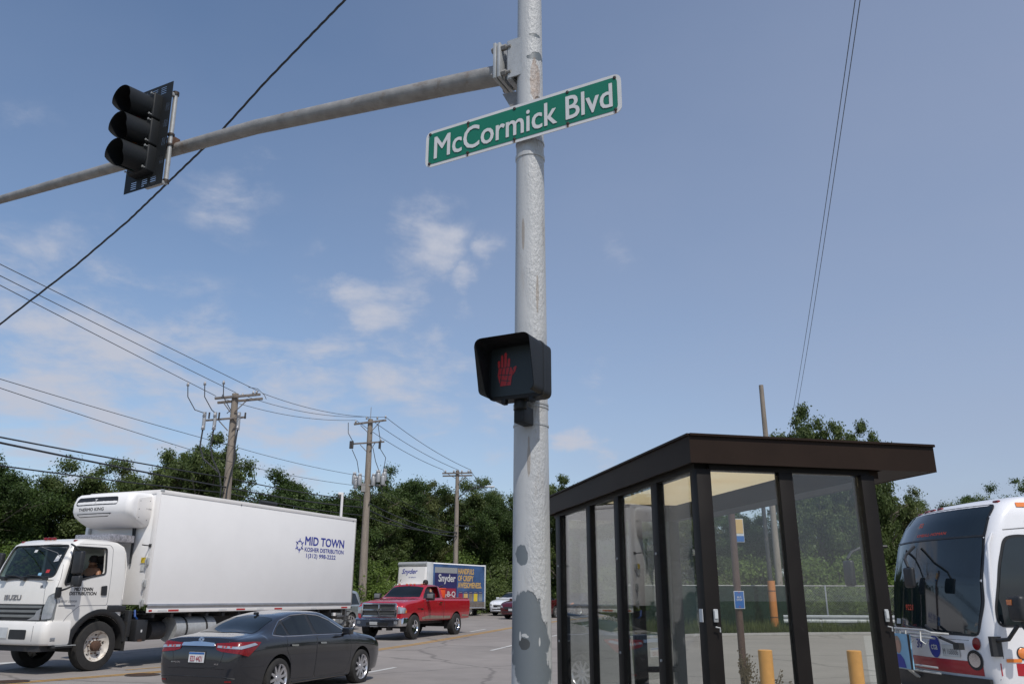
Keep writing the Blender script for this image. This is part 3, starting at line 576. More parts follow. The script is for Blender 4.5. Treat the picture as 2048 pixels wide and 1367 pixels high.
# back plate, built as strips so the louvre slots are real holes
bpm = bmesh.new(); W2, H2 = .33, .69
def cutgrid(W2, H2, holes):
    ys = sorted(set([-W2, W2] + [a for h in holes for a in (h[0], h[1])])); zs = sorted(set([-H2, H2] + [a for h in holes for a in (h[2], h[3])])); m = MB()
    for i in range(len(ys) - 1):
        for j in range(len(zs) - 1):
            cy, cz_ = (ys[i] + ys[i + 1]) / 2, (zs[j] + zs[j + 1]) / 2
            if any(h[0] < cy < h[1] and h[2] < cz_ < h[3] for h in holes): continue
            m.add([(0, ys[i], zs[j]), (0, ys[i + 1], zs[j]), (0, ys[i + 1], zs[j + 1]), (0, ys[i], zs[j + 1])], [(0, 1, 2, 3)])
    return m
holes = []
for c_y in (-.17, .02, .17):
    for k in range(4): holes.append((c_y - .05, c_y + .05, -.66 + k * .027, -.648 + k * .027)); holes.append((c_y - .05, c_y + .05, .56 + k * .027, .572 + k * .027))
for c_z in (-.36, -.12, .13, .36):
    for k in range(4):
        holes.append((.225 + k * .022, .234 + k * .022, c_z - .06, c_z + .05)); holes.append((-.30 + k * .022, -.291 + k * .022, c_z - .06, c_z + .05))
bpo = obj('back_plate', cutgrid(W2, H2, holes), 'sigblack', sig, smooth=False); sm = bpo.modifiers.new('s', 'SOLIDIFY'); sm.thickness = .006; bpo.location = (-.11, 0, 0)
for k, lm in ((1, (.16, .010, .012)), (0, (.16, .05, .008)), (-1, (.01, .09, .06))):
    z = k * .355; ml = pm('lamp_%d' % k, lm, .15, coat=1, scale=60, var=.3)
    obj('lamp_door', MB().lathe([(.165, 0), (.165, .02), (.155, .025), (.15, .01)], (.005, 0, z), 'x', 32), 'sigblack', sig)
    obj('lens', MB().lathe([(.15, .0), (.12, .022), (.07, .035), (.001, .04)], (.01, 0, z), 'x', 28), ml, sig)
    vs_ = MB(); n = 30; a0, a1 = R(-84), R(264)
    for rr_ in (.162, .158):
        v = []
        for i in range(n + 1):
            a = a0 + (a1 - a0) * i / n; ln = .31 if sin(a) > -.3 else .31 - .10 * (-.3 - sin(a)) / .7
            v += [(.01, rr_ * cos(a), z + rr_ * sin(a)), (.01 + ln, rr_ * cos(a) * .985, z + rr_ * sin(a) * .985 - ln * .11)]
        vs_.add(v, [(2 * i, 2 * i + 2, 2 * i + 3, 2 * i + 1) for i in range(n)])
    obj('visor', vs_, 'sigblack', sig)
    for y_ in (-.15, .15):
        for z_ in (-.14, .14): obj('latch', MB().lathe([(.007, 0), (.007, .035), (.013, .035), (.013, .042), (.001, .044)], (.0, y_, z + z_), 'x', 8), 'galvc', sig)
obj('mounting_tube', MB().tube([(-.22, .26, -.64), (-.22, .26, .58)], .028, 16), 'galvc', sig)
for z_ in (-.64, .56):
    obj('bracket_arm', MB().box((-.17, .13, z_), (.06, .30, .045)), 'galvc', sig, bevel=.006)
    obj('tube_clamp', MB().lathe([(.036, -.022), (.040, -.022), (.040, .022), (.036, .022)], (-.22, .26, z_ + .03), 'z', 16), 'bolt', sig)
obj('arm_clamp', MB().box((-.28, .24, -.06), (.12, .10, .14)).box((-.30, .2, -.11), (.2, .05, .05)), 'rust', sig, bevel=.01)
for z_ in (-.12, .02): obj('tube_clamp', MB().lathe([(.034, -.012), (.042, -.012), (.042, .012), (.034, .012)], (-.22, .26, z_), 'z', 16), 'bolt', sig)

# ------------------------------------------------------------------ street name sign
D63 = -AD        # reading direction, left to right
sn = thing('street_sign', 'green street name sign with white border and lettering fixed to the signal pole', 'street sign', (PX, PY, 0))
SNc = AN * .150 + Vector((0, 0, 5.395)); sc_c = SNc + AD * .04      # centre of the board
D63 = (D63 + Vector((0, 0, .020))).normalized()
def SP(x, z, n=0): return sc_c + D63 * x + Vector((0, 0, z)) + AN * n
def board(w, h, r, a, b):
    poly = roundpoly([(-w, -h), (w, -h), (w, h), (-w, h)], r, 6); m = MB(); n = len(poly)
    vs = [SP(u, v, a) for u, v in poly] + [SP(u, v, b) for u, v in poly]; return m.add(vs, [tuple(range(n)), tuple(range(2 * n - 1, n - 1, -1))] + [(i, (i + 1) % n, n + (i + 1) % n, n + i) for i in range(n)])
obj('board', board(.905, .178, .07, 0, -.006), 'signwhite', sn); obj('green_panel', board(.885 - .012, .178 - .028, .05, .003, .0005), 'signgreen', sn)
text('lettering', 'McCormick Blvd', 'signwhite', sn, SP(.01, -.004, .0045), D63, (0, 0, 1), w=1.64, h=.215, bold=.013, align='C')
for i, x in enumerate((-.86, -.475, -.03, .45, .855)):
    for z_ in (-.145, .145):
        bt = obj('rivet', MB().lathe([(.014, 0), (.014, .004), (.001, .008)], (0, 0, 0), 'z', 10), 'bolt', sn); bt.location = SP(x, z_, .004); bt.rotation_euler = AN.to_track_quat('Z', 'Y').to_euler()
        if z_ < 0 and i > 0 or (i == 1):
            a, b = SP(x - .006, z_ - .035 if z_ < 0 else z_ - .09, .0062), SP(x + .008, z_ - .035 if z_ < 0 else z_ - .09, .0062); c, d = SP(x + .006, z_, .0062), SP(x - .008, z_, .0062)
            obj('rust_streak', MB().add([a, b, c, d], [(0, 1, 2, 3)]), 'rust', bt.parent, smooth=False)
obj('back_channel', MB().box(SP(0, .09, -.02), (1.7, .03, .03), rotA).box(SP(0, -.09, -.02), (1.7, .03, .03), rotA), 'galvc', sn)
for z_ in (5.435, 5.255): band(z_, .018, .004, 'galvc', 'strap', sn)

# ------------------------------------------------------------------ pedestrian signal
pc = Vector((PX, PY, 0)) + AN * .335 - AD * .05
ped = thing('pedestrian_signal', 'black pedestrian signal showing a dim red hand on the grey pole', 'pedestrian signal', (pc.x, pc.y, 3.20)); ped.rotation_euler = (0, 0, atan2(AN.y, AN.x))
def rbox(w, h, r, x0, x1, inner=None, n=5):
    P = roundpoly([(-w, -h), (w, -h), (w, h), (-w, h)], r, n); return P
P = rbox(.222, .205, .05, 0, 0); hm = MB(); hm.rings([[(-.13, u * .93, v * .93) for u, v in P], [(-.12, u * .98, v * .98) for u, v in P], [(-.01, u * .98, v * .98) for u, v in P]]); obj('housing', hm, 'sigblack', ped)
obj('door', MB().rings([[(-.008, u * 1.0, v * 1.0) for u, v in P], [(.025, u * 1.0, v * 1.0) for u, v in P]]), 'sigblack', ped, bevel=.004)
Pi = rbox(.195, .18, .02, 0, 0); obj('lens_face', MB().rings([[(.026, u, v) for u, v in Pi], [(.030, u, v) for u, v in Pi]]), 'lensdark', ped)
vz_ = MB(); Pv = rbox(.219, .203, .06, 0, 0, n=6); n = len(Pv)
for s1 in (1.0, .985):
    v = []
    for u, w in Pv:
        dl = .20 if w > -.12 else .16; v += [(.02, u * s1, w * s1), (.02 + dl + (.03 if w > 0 else 0), u * s1, w * s1)]
    keep = [i for i in range(n) if not (Pv[i][1] < -.19 and Pv[(i + 1) % n][1] < -.19)]
    vz_.add(v, [(2 * i, 2 * ((i + 1) % n), 2 * ((i + 1) % n) + 1, 2 * i + 1) for i in keep])
obj('visor', vz_, 'sigblack', ped, smooth=True)
# raised hand symbol in segments: local y runs to the left of the picture
hy = -.072
def hp(poly): return [(.0325, hy + u, v) for u, v in poly]
segs = [[(-.052, -.11), (.040, -.11), (.050, -.045), (.062, .0), (.045, .035), (-.066, .035), (-.075, -.02)], [(-.072, .04), (-.052, .04), (-.054, .095), (-.068, .10), (-.076, .088)], [(-.046, .04), (-.024, .04), (-.026, .135), (-.036, .145), (-.046, .133)], [(-.018, .04), (.004, .04), (.006, .15), (-.005, .162), (-.016, .15)], [(.010, .04), (.032, .04), (.036, .10), (.026, .112), (.014, .104)], [(.056, -.035), (.082, .0), (.092, .035), (.085, .042), (.062, .028), (.066, .005)]]
hnd = MB()
for s in segs: hnd.add(hp([(u * .92, v * .92 - .004) for u, v in s]), [tuple(range(len(s)))])
obj('hand_symbol', hnd, 'handred', ped, smooth=False)
dk = MB()
for a, b in (((-.03, .03), (-.05, -.10)), ((.0, .035), (-.01, -.04)), ((.03, .03), (.005, -.10)), ((-.06, -.02), (.04, -.03)), ((-.05, -.06), (.03, -.075))):
    a, b = Vector(a), Vector(b); t = (b - a).normalized(); nn = Vector((-t.y, t.x)) * .003; q = [a + nn, b + nn, b - nn, a - nn]; dk.add([(.034, hy + p.x, p.y) for p in q], [(0, 1, 2, 3)])
obj('symbol_grid', dk, 'lensdark', ped, smooth=False)
for y_ in (-.10, .12): obj('bottom_lug', MB().box((.0, y_, -.215), (.05, .035, .045)), 'sigblack', ped, bevel=.006)
for z_ in (-.13, .13): obj('screw', MB().tube([(-.03, -.21, z_), (-.03, -.226, z_)], .008, 8), 'galvc', ped)
obj('mount_elbow', MB().tube([(-.06, -.0, -.20), (-.06, -.0, -.27)], .048, 16).box((-.13, -.01, -.30), (.16, .085, .13)), 'sigblack', ped, bevel=.01)
for z_ in (3.02, 2.995, 2.86): band(z_, .014, .003, 'galvc', 'strap', pole)

# ------------------------------------------------------------------ bus shelter
aZ = R(-12.2); SU = Vector((sin(aZ), cos(aZ), 0)); SVv = Vector((cos(aZ), -sin(aZ), 0))
sh = thing('bus_shelter', 'dark bronze bus shelter with clear panels and flat overhanging roof', 'bus shelter', (.97, 4.32, 0)); sh.rotation_euler = (0, 0, atan2(SVv.y, SVv.x))   # local x = v (to the right), y = u (away)
m = MB().box((.765, .0075, 2.42), (1.53, .015, .15)).box((.765, 3.0925, 2.42), (1.53, .015, .15)).box((.0075, 1.55, 2.42), (.015, 3.07, .15)).box((1.5225, 1.55, 2.42), (.015, 3.07, .15))
obj('roof_fascia', m, 'bronze', sh); 
ft = MB()
for y0, x0, dx, dy in ((.0, .765, 1.53, .03), (3.1, .765, 1.53, .03)): ft.box((x0, y0, 2.498), (dx, dy, .012))
for x0 in (.0, 1.53): ft.box((x0, 1.55, 2.4985), (.03, 3.1, .012))
obj('roof_flashing', ft, 'bronze', sh)
obj('roof_panel', MB().box((.765, 1.55, 2.470), (1.50, 3.07, .006)), 'fibre', sh)
bm_ = MB().box((.09, 1.55, 2.345), (.075, 2.95, .055)).box((1.14, 1.55, 2.345), (.07, 2.95, .055)).box((.615, .085, 2.3452), (1.0, .07, .055)).box((.615, 3.015, 2.3452), (1.0, .07, .055)).box((.33, 1.55, 2.405), (.05, 2.9, .05)) 
obj('roof_beam', MB().box((.09, 1.55, 2.345), (.075, 2.95, .055)), 'frame', sh)
obj('roof_beam', MB().box((1.16, 1.55, 2.37), (.07, 2.95, .13)), 'bronze', sh)
obj('roof_beam', MB().box((.625, .085, 2.3452), (.99, .07, .055)), 'frame', sh)
obj('roof_beam', MB().box((.625, 3.0, 2.37), (.99, .07, .13)), 'bronze', sh)
obj('soffit', MB().box((1.355, 1.55, 2.350), (.32, 3.05, .006)), 'bronze', sh)
def post(x, y, sx, sy): return obj('post', MB().box((x, y, 1.23), (sx, sy, 2.18)).box((x, y, .152), (sx + .05, sy + .05, .02)), 'frame', sh, bevel=.004)
post(.09, .085, .085, .09)
for u_ in (.67, 1.37, 2.02): post(.075, u_, .05, .10)
post(.085, 2.88, .08, .14); post(.59, .075, .085, .05); post(1.10, .085, .085, .09); post(.80, 2.98, .11, .06); post(1.16, 2.98, .09, .08)
def pane(cx, cy, sx, sy): return obj('glass_pane', MB().box((cx, cy, 1.29), (sx, sy, 2.05)), 'sglass', sh, smooth=False)
ys = [.135, .62, .72, 1.32, 1.42, 1.97, 2.07, 2.81]
for i in range(0, 8, 2): pane(.075, (ys[i] + ys[i + 1]) / 2, .006, ys[i + 1] - ys[i])
pane((.135 + .5475) / 2, .075, .5475 - .135, .006); pane((.6325 + 1.055) / 2, .075, .4225, .006); pane((.125 + .745) / 2, 2.98, .62, .006); pane((.855 + 1.115) / 2, 2.98, .26, .006)
for i in range(0, 8, 2): obj('rail', MB().box((.076, (ys[i] + ys[i + 1]) / 2, .245), (.045, ys[i + 1] - ys[i], .05)), 'frame', sh)
obj('rail', MB().box((.985, 2.95, 1.06), (.27, .045, .045)), 'frame', sh); obj('rail', MB().box((.34, .076, .245), (.41, .045, .05)), 'frame', sh); obj('rail', MB().box((.845, .076, .245), (.42, .045, .05)), 'frame', sh)
obj('bench', MB().box((.32, 1.7, .60), (.34, 1.6, .04)).box((.32, 1.1, .37), (.05, .3, .43)).box((.32, 2.3, .37), (.05, .3, .43)), 'frame', sh, bevel=.006)
for x_, y_, w_ in ((.098, .030, .05), (1.10, .030, .045)):
    hd = obj('card_holder', MB().box((x_, y_, 1.56), (w_ * .5, .010, .065)), 'galvc', sh, bevel=.003); obj('notice_card', MB().box((x_, y_ - .008, 1.565), (w_ * .36, .003, .038)), 'lgrey', hd)
    obj('clip', MB().tube([(x_ - .01, y_ - .01, 1.505), (x_ + .014, y_ - .012, 1.50), (x_ + .014, y_ - .012, 1.48)], .004, 6), 'galvc', hd)
obj('notice_card', MB().box((.0425, .085, 1.56), (.004, .04, .065)), 'lgrey', sh)
for z_ in (.6, 1.3, 1.9):
    for (x_, y_) in ((.030, 2.83), (.046, 1.37), (.046, .67)): obj('bolt', MB().tube([(x_ + .006, y_, z_), (x_ - .004, y_, z_)], .008, 8), 'galvc', sh)

# ------------------------------------------------------------------ bollards, stop post
for (x, y, lab) in ((3.06, 10.3, 'left of the two yellow bollards seen through the shelter'), (4.11, 10.25, 'right of the two yellow bollards seen through the shelter')):
    t = thing('bollard', lab, 'bollard', (x, y, 0), 0, 'yellow steel bollards behind the bus shelter'); r_ = .083
    obj('post', MB().lathe([(r_, 0), (r_, 1.045), (r_ - .006, 1.05), (r_ - .02, 1.052), (.001, 1.056)], (0, 0, 0), 'z', 32), 'yellow', t); obj('collar', MB().lathe([(.14, 0), (.14, .02), (.09, .03)], (0, 0, 0), 'z', 24), 'conc', t)
t = thing('stop_post', 'rusty brown steel post carrying a small blue sign behind the shelter', 'sign post', (4.055, 15, 0)); obj('post', MB().tube([(0, 0, 0), (0, 0, 3.12)], .062, 14), 'browpost', t)
s = thing('bus_stop_sign', 'small blue bus stop sign with white border on the rusty post', 'bus stop sign', (4.055, 14.92, 1.61)); obj('board', MB().box((0, 0, 0), (.18, .006, .30)), 'signwhite', s); obj('blue_panel', MB().box((0, -.004, 0), (.162, .004, .28)), 'signblue', s)
text('lettering', 'BUS', 'signwhite', s, (0, -.008, .045), (1, 0, 0), (0, 0, 1), w=.075, h=.030, align='C', bold=.01); text('lettering', 'STOP', 'signwhite', s, (0, -.008, .0), (1, 0, 0), (0, 0, 1), w=.10, h=.030, align='C', bold=.01)
for z_ in (.125, -.115): obj('bolt', MB().tube([(0, -.006, z_), (0, -.012, z_)], .009, 8), 'redtape', s)
s = thing('banner_sign', 'tan and blue transit banner sign at the top of the rusty post', 'sign', (4.16, 15, 2.82)); obj('board', MB().box((0, 0, .0), (.19, .01, .42)), 'lgrey', s); obj('picture_panel', MB().box((0, -.008, .07), (.17, .004, .25)), 'wrapgold', s); obj('blue_band', MB().box((0, -.008, -.15), (.18, .004, .10)), 'signblue', s)

# ------------------------------------------------------------------ utility poles and wires
def insulator(m, p, s=1.0):
    x, y, z = p; m.lathe([(.012 * s, 0), (.06 * s, .02 * s), (.07 * s, .05 * s), (.035 * s, .06 * s), (.06 * s, .09 * s), (.045 * s, .14 * s), (.02 * s, .19 * s), (.001, .2 * s)], (x, y, z), 'z', 10)
def upole(px, py, Y, h, r0, r1, label, lean=0):
    top = at(px, py, Y); t = thing('utility_pole', label, 'utility pole', (top.x, Y, gz(Y) - .1), 0, 'wooden utility poles along the road'); H = top.z - gz(Y) + .1
    obj('pole_shaft', MB().tube([(-lean * (1 - k / 6), 0, H * k / 6) for k in range(7)], [r0 + (r1 - r0) * k / 6 for k in range(7)], 18), 'wood', t); return t, H
CA = R(-25)   # cross-arms stand across the line of poles
def X(a, n=0): return Vector((cos(CA) * a - sin(CA) * n * -1, sin(CA) * a * -1 * -1 + cos(CA) * n, 0))
ca_rot = Matrix.Rotation(-CA * 0 + R(22), 3, 'Z')
def arm(t, z, x0, x1, n=-.2, s=.11, name='cross_arm', tilt=0):
    a, b = Vector((x0, n, z)), Vector((x1, n, z + tilt)); c = (a + b) / 2; o = obj(name, MB().box((0, 0, 0), ((b - a).length, s * .85, s)), 'woodarm', t, bevel=.008)
    o.location = c; o.rotation_euler = (0, -atan2(tilt, x1 - x0), 0); return o
poleA, HA = upole(471, 787, 40, 0, .24, .165, 'nearest wooden utility pole, rising behind the white box truck', lean=-.28)
arm(poleA, HA - .30, -.95, 1.35, -.22, .12, tilt=.22); arm(poleA, HA - .42, -.95, 1.35, .22, .12, tilt=.22); arm(poleA, HA - 1.45, -1.25, .75, -.25, .09, tilt=.18)
for a, b in (((.65, -.18, HA - .42), (.12, -.2, HA - 1.0)), ((-.5, -.18, HA - .5), (-.1, -.2, HA - 1.0)), ((-.62, -.2, HA - 1.45), (-.12, -.2, HA - 1.95)), ((.45, -.2, HA - 1.3), (.1, -.2, HA - 1.95))): obj('brace', MB().tube([a, b], .028, 6), 'woodarm', poleA)
ins = MB()
for x_, z_ in ((-.55, -.05), (.45, .02), (.98, .12), (1.15, .15)): insulator(ins, (x_, -.22, HA + z_ - .22), 1.05)
obj('insulators', ins, 'porcelain', poleA)
for x_ in (-1.32, -.78, .42):
    c_ = MB(); c_.tube([(x_, -.34, HA - 1.05), (x_ + .03, -.38, HA - 1.95)], .085, 10); o_ = obj('cutout_fuse', c_, 'grpot', poleA); pp = MB(); insulator(pp, (x_ + .02, -.44, HA - 1.98), 1.25); insulator(pp, (x_, -.40, HA - 1.32), 1.25); obj('insulator', pp, 'porcelain', o_)
    cable = [(x_ + .02, -.4, HA - 1.95), (x_ - .02, -.4, HA - 2.8), (x_ * .85 if x_ < 0 else x_ + .05, -.35, HA - 3.4), ((-.28 if x_ < 0 else .28), -.22, HA - 4.1), ((-.1 if x_ < 0 else .2), -.26, HA - 4.8), ((-.05 if x_ < 0 else .18), -.26, HA - 6.5)]
    obj('riser_cable', MB().tube(cable, .042, 8), 'wire', poleA)
for x_ in (-1.1, -.6, .72): obj('arrester', MB().tube([(x_, -.3, HA - 1.36), (x_, -.3, HA - 1.05)], .045, 8), 'chassis', poleA)
for x0_, z0_, x1_ in ((-2.25, .28, -1.32), (-1.4, .33, -.78), (-.45, .38, -.2)):
    obj('jumper', MB().tube([(x0_, -.6, HA + z0_), (x0_ + .05, -.55, HA - .3), (x0_ + .45, -.45, HA - .95), (x1_, -.34, HA - 1.1)], .024, 6), 'wire', poleA); pp = MB(); insulator(pp, (x0_, -.6, HA + z0_ - .05), 1.15); obj('insulator', pp, 'porcelain', poleA)
obj('jumper', MB().tube([(.7, -.2, HA + .3), (1.2, -.25, HA + .2), (1.6, -.3, HA - .15), (1.7, -.3, HA - .35)], .016, 6), 'wire', poleA)
obj('conduit', MB().tube([(.16, -.12, HA - 5.4), (.26, -.10, 0.5)], .04, 8), 'greylou', poleA)
poleB, HB = upole(741, 838, 48, 0, .25, .15, 'middle wooden utility pole with transformers, between box truck and red pickup', lean=-.12)
arm(poleB, HB - .35, -.95, 1.0, -.2, .11, tilt=.26); arm(poleB, HB - 1.55, -.92, .95, -.2, .09, tilt=.14); obj('lightning_rod', MB().tube([(0, 0, HB), (0, 0, HB + .75)], .02, 6), 'galv', poleB)
for a, b in (((-.55, -.16, HB - .4), (-.08, -.18, HB - .85)), ((.6, -.16, HB - .2), (.08, -.18, HB - .85)), ((-.5, -.16, HB - 1.6), (-.1, -.18, HB - 2.0)), ((.4, -.16, HB - 1.45), (.1, -.18, HB - 2.0))): obj('brace', MB().tube([a, b], .025, 6), 'woodarm', poleB)
pp = MB()
for x_, z_ in ((-.85, -.28), (-.2, -.05), (.45, -.05), (.95, .02), (-.95, -1.7), (.72, -1.4)): insulator(pp, (x_, -.2, HB + z_), 1.0)
obj('insulators', pp, 'porcelain', poleB)
for x_ in (-1.05, -.95, .70): obj('cutout_fuse', MB().tube([(x_, -.28, HB - 1.4), (x_, -.3, HB - 1.85)], .075, 8), 'chassis', poleB)
for i, (x_, y_, z_) in enumerate([(-.62, -.2, -3.9), (-.38, -.3, -3.75), (-.75, -.1, -3.65), (.42, -.25, -3.75), (.72, -.3, -3.55), (.98, -.2, -3.7), (1.05, -.1, -3.45), (.6, .1, -3.5)]):
    o_ = obj('transformer', MB().lathe([(.001, -.02), (.12, 0), (.13, .03), (.13, .50), (.10, .55), (.001, .57)], (x_, y_, HB + z_ - .3), 'z', 14), 'grpot', poleB); pq = MB(); insulator(pq, (x_ - .04, y_, HB + z_ + .24), 1.0); insulator(pq, (x_ + .06, y_, HB + z_ + .24), 1.0); obj('bushing', pq, 'porcelain', o_)
obj('transformer_rack', MB().box((.3, -.12, HB - 4.0), (1.7, .07, .09)).box((-.15, -.14, HB - 4.15), (.25, .16, .5)), 'galv', poleB)
for p_ in ([(-1.3, -.2, HB - .25), (-1.25, -.25, HB - .9), (-.95, -.28, HB - 1.4)], [(-.95, -.28, HB - 1.9), (-.6, -.3, HB - 2.6), (-.45, -.3, HB - 3.3)], [(.7, -.28, HB - 1.8), (1.1, -.3, HB - 2.4), (1.0, -.3, HB - 3.2)], [(.3, -.28, HB - 1.8), (.5, -.3, HB - 2.6), (.75, -.3, HB - 3.2)], [(.5, -.2, HB - .3), (.7, -.25, HB - 1.3)], [(-.5, -.25, HB - 4.1), (-.7, -.3, HB - 4.6), (-.3, -.25, HB - 4.7), (-.2, -.2, HB - 5.4)], [(.9, -.2, HB - 4.0), (1.0, -.25, HB - 4.5), (.4, -.25, HB - 4.6), (.2, -.2, HB - 5.2)]): obj('jumper', MB().tube(p_, .022, 5), 'wire', poleB)
poleC, HC = upole(915, 940, 58, 0, .20, .125, 'farthest wooden utility pole with a street lamp, left of the signal pole', lean=-.04)
arm(poleC, HC - .25, -1.08, 1.08, -.2, .10, tilt=.05); arm(poleC, HC - .38, -1.08, 1.08, .2, .10, tilt=.05); obj('brace', MB().tube([(.75, -.16, HC - .35), (.1, -.16, HC - .95)], .03, 6), 'woodarm', poleC)
pp = MB()
for x_ in (-.85, -.25, .33, .8, .95): insulator(pp, (x_, -.2, HC - .2), 1.1)
obj('insulators', pp, 'porcelain', poleC)
t = thing('street_lamp', 'cobra head street lamp on a curved arm from the farthest utility pole', 'street lamp', (poleC.location.x, 58, 0)); zl = at(988, 973, 58).z
obj('lamp_arm', MB().tube([(.08, -.1, zl - .85), (.6, -.1, zl - .38), (1.25, -.1, zl - .07), (2.05, -.1, zl)], .035, 8), 'wire', t); hd = MB().box((2.4, -.1, zl), (.62, .22, .11)); obj('lamp_head', hd, 'lgrey', t, bevel=.05); obj('lamp_lens', MB().box((2.5, -.1, zl - .07), (.34, .17, .04)), 'lens', t, bevel=.015); obj('photocell', MB().tube([(2.3, -.1, zl + .04), (2.3, -.1, zl + .12)], .035, 8), 'lgrey', t)
poleU, HU = upole(1522, 770, 41, 0, .175, .115, 'slender bare wooden pole rising above the shelter roof', lean=-.0)

dp = thing('guarded_post', 'dark post with an orange guard round its foot at the grass edge', 'post', (at(1551, 1262, 37).x, 37, gz(37))); obj('shaft', MB().tube([(0, 0, 0), (-.05, 0, 5.6)], [.10, .09], 14), 'chassis', dp); obj('pole_guard', MB().tube([(0, 0, .0), (0, 0, 2.15)], .165, 18), 'orangeguard', dp); obj('guard_band', MB().lathe([(.168, .6), (.172, .6), (.172, .64), (.168, .64)], (0, 0, 0), 'z', 18).lathe([(.168, 1.7), (.172, 1.7), (.172, 1.74), (.168, 1.74)], (0, 0, 0), 'z', 18), 'rust', dp)
def wire(label, pts, r, sag=.3, mat='wire', name='power_line', n=14, cat='wire', group=None):
    P_ = []
    for a, b in zip(pts[:-1], pts[1:]):
        a, b = Vector(a), Vector(b)
        for k in range(n):
            t = k / n; p = a.lerp(b, t); p.z -= sag * 4 * t * (1 - t); P_.append(p)
    P_.append(Vector(pts[-1])); o = obj(name, MB().tube(P_, r, 6), mat); tag(o, label, cat, group); return o
pa = lambda x, z, y=-.22: Vector((poleA.location.x + x, 40 + y, poleA.location.z + HA + z)); pb = lambda x, z: Vector((poleB.location.x + x, 47.8, poleB.location.z + HB + z)); pC = lambda x, z: Vector((poleC.location.x + x * .83, 57.8, poleC.location.z + HC + z))
for k, (py_, xa, za, xb, zb_, xc, lb) in enumerate([(525, 1.25, .08, .95, .1, 1.2, 'topmost'), (548, .1, .0, -.2, .12, .1, 'middle'), (567, -.9, -.18, -.85, -.1, -1.2, 'lowest')]):
    e = at(0, py_, 25); s0 = pa(xa, za); d = (e - s0); wire(lb + ' of the three thin conductors running left from the nearest utility pole', [s0 + d * 2.2, s0], .015, 0.05, 'wiregrey')
    wire(lb + ' of the three conductors between the nearest and middle utility poles', [pa(xa + (.3 if k else .2), za - .1), pb(xb, zb_)], .014, .35, 'wiregrey')
    wire(lb + ' of the three conductors between the middle and farthest utility poles', [pb(xb, zb_), pC(xc, .0)], .016, .25, 'wiregrey')
    e = at((1000, 1005, 1012)[k], (1000, 994, 990)[k], 120); wire(lb + ' of the three conductors running right from the farthest utility pole', [pC(xc, -.1), e], .02, .5, 'wiregrey')
for (p1, p2, p3, r_, lb) in [((0, 750), (470, 893), (728, 952), .012, 'higher thin cable at mid height running left of the nearest utility pole'), ((0, 768), (468, 925), (728, 972), .012, 'lower thin cable at mid height running left of the nearest utility pole'), ((0, 866), (456, 955), (728, 1000), .028, 'upper thick black cable passing low over the white truck'), ((0, 877), (455, 974), (727, 1014), .036, 'middle thick black cable passing low over the white truck'), ((0, 923), (452, 985), (727, 1030), .026, 'lowest thick black cable passing over the white truck')]:
    a = at(*p1, 25); b = at(*p2, 40); c = at(*p3, 48); wire(lb, [b + (a - b) * 1.7, b, c], r_, .12); d = pC(.1, -3.6 - r_ * 30); wire(lb.replace('passing low over the white truck', 'between the middle and farthest poles').replace('passing over the white truck', 'between the middle and farthest poles').replace('running left of the nearest utility pole', 'between the middle and farthest poles'), [c, d], r_, .3)
e = pC(.1, -3.9); wire('black cable bundle descending right from the farthest utility pole', [e, at(1010, 1040, 100), at(1130, 1075, 150)], .035, .3)
o = obj('splice_case', MB().tube([at(520, 1003, 41.5), at(552, 1008, 42.5)], [.11, .11], 10), 'wire'); tag(o, 'dark cylindrical splice case hanging on the low cables above the truck', 'splice case')
P_ = [at(-1500, 1060, 30), at(-120, 730, 16.8), at(0, 648, 16), at(150, 532, 15), at(258, 440, 14.4), at(310, 390, 14), at(372, 330, 13.5), at(437, 268, 13), at(530, 165, 12.1), at(620, 72, 11.3), at(690, 0, 10.6), at(800, -115, 9.4), at(900, -220, 8.4), at(1500, -900, 4.5)]
Q_ = []
for a, b in zip(P_[:-1], P_[1:]):
    for k in range(16): Q_.append(a.lerp(b, k / 16))
tw = MB()
for ph in (0, 2.1, 4.2): tw.tube([q + Vector((.012 * cos(i * .55 + ph), 0, .012 * sin(i * .55 + ph))) for i, q in enumerate(Q_)], .012, 6)
tag(obj('twisted_cable', tw, 'wire'), 'thick twisted black cable crossing the sky behind the mast arm', 'cable')
for a_, b_2, lb in ((at(1729, -60, 11.3), at(1588, 850, 44), 'right of the two thin wires descending to the tree behind the shelter'), (at(1719, -60, 11.3), at(1581, 850, 44), 'left of the two thin wires descending to the tree behind the shelter')):
    d_ = (b_2 - a_) * .2; wire(lb, [a_ - d_ * 2, a_, b_2, b_2 + d_ + Vector((0, 0, -.6))], .009, .25, 'wiregrey', n=24)
# ------------------------------------------------------------------ fence, guardrail, railing
fe = thing('chain_link_fence', 'grey chain link fence standing before the trees beyond the turnaround', 'fence', (0, 38, gz(38)))
obj('top_rail', MB().tube([(5, 0, 1.93), (34, .8, 1.98)], .026, 8), 'galv', fe)
for k in range(10): obj('fence_post', MB().tube([(5.8 + k * 2.83, .02 * k, 0), (5.8 + k * 2.83, .02 * k, 1.98)], .035, 8), 'galvc', fe)
wm = MB(); n = 210
for k in range(n):
    x = 5 + k * .11
    for d in (-1, 1):
        x2 = x + d * 1.8; wm.add([(x, .02, .05), (x + .006, .02, .05), (x2 + .006, .02, 1.92), (x2, .02, 1.92)], [(0, 1, 2, 3)])
o = obj('chain_link', wm, 'galvc', fe, smooth=False); o['kind'] = 'stuff'
obj('windscreen', MB().box((9.0, -.03, 1.0), (7.2, .004, 1.85)), 'mesh', fe, smooth=False)
gr = thing('guardrail', 'galvanised steel guardrail in the grass before the chain link fence', 'guardrail', (11.7, 36.3, gz(36.3)))
wv = [(0, .0), (.04, .03), (.04, .09), (-.01, .14), (-.01, .18), (.04, .23), (.04, .29), (0, .32)]
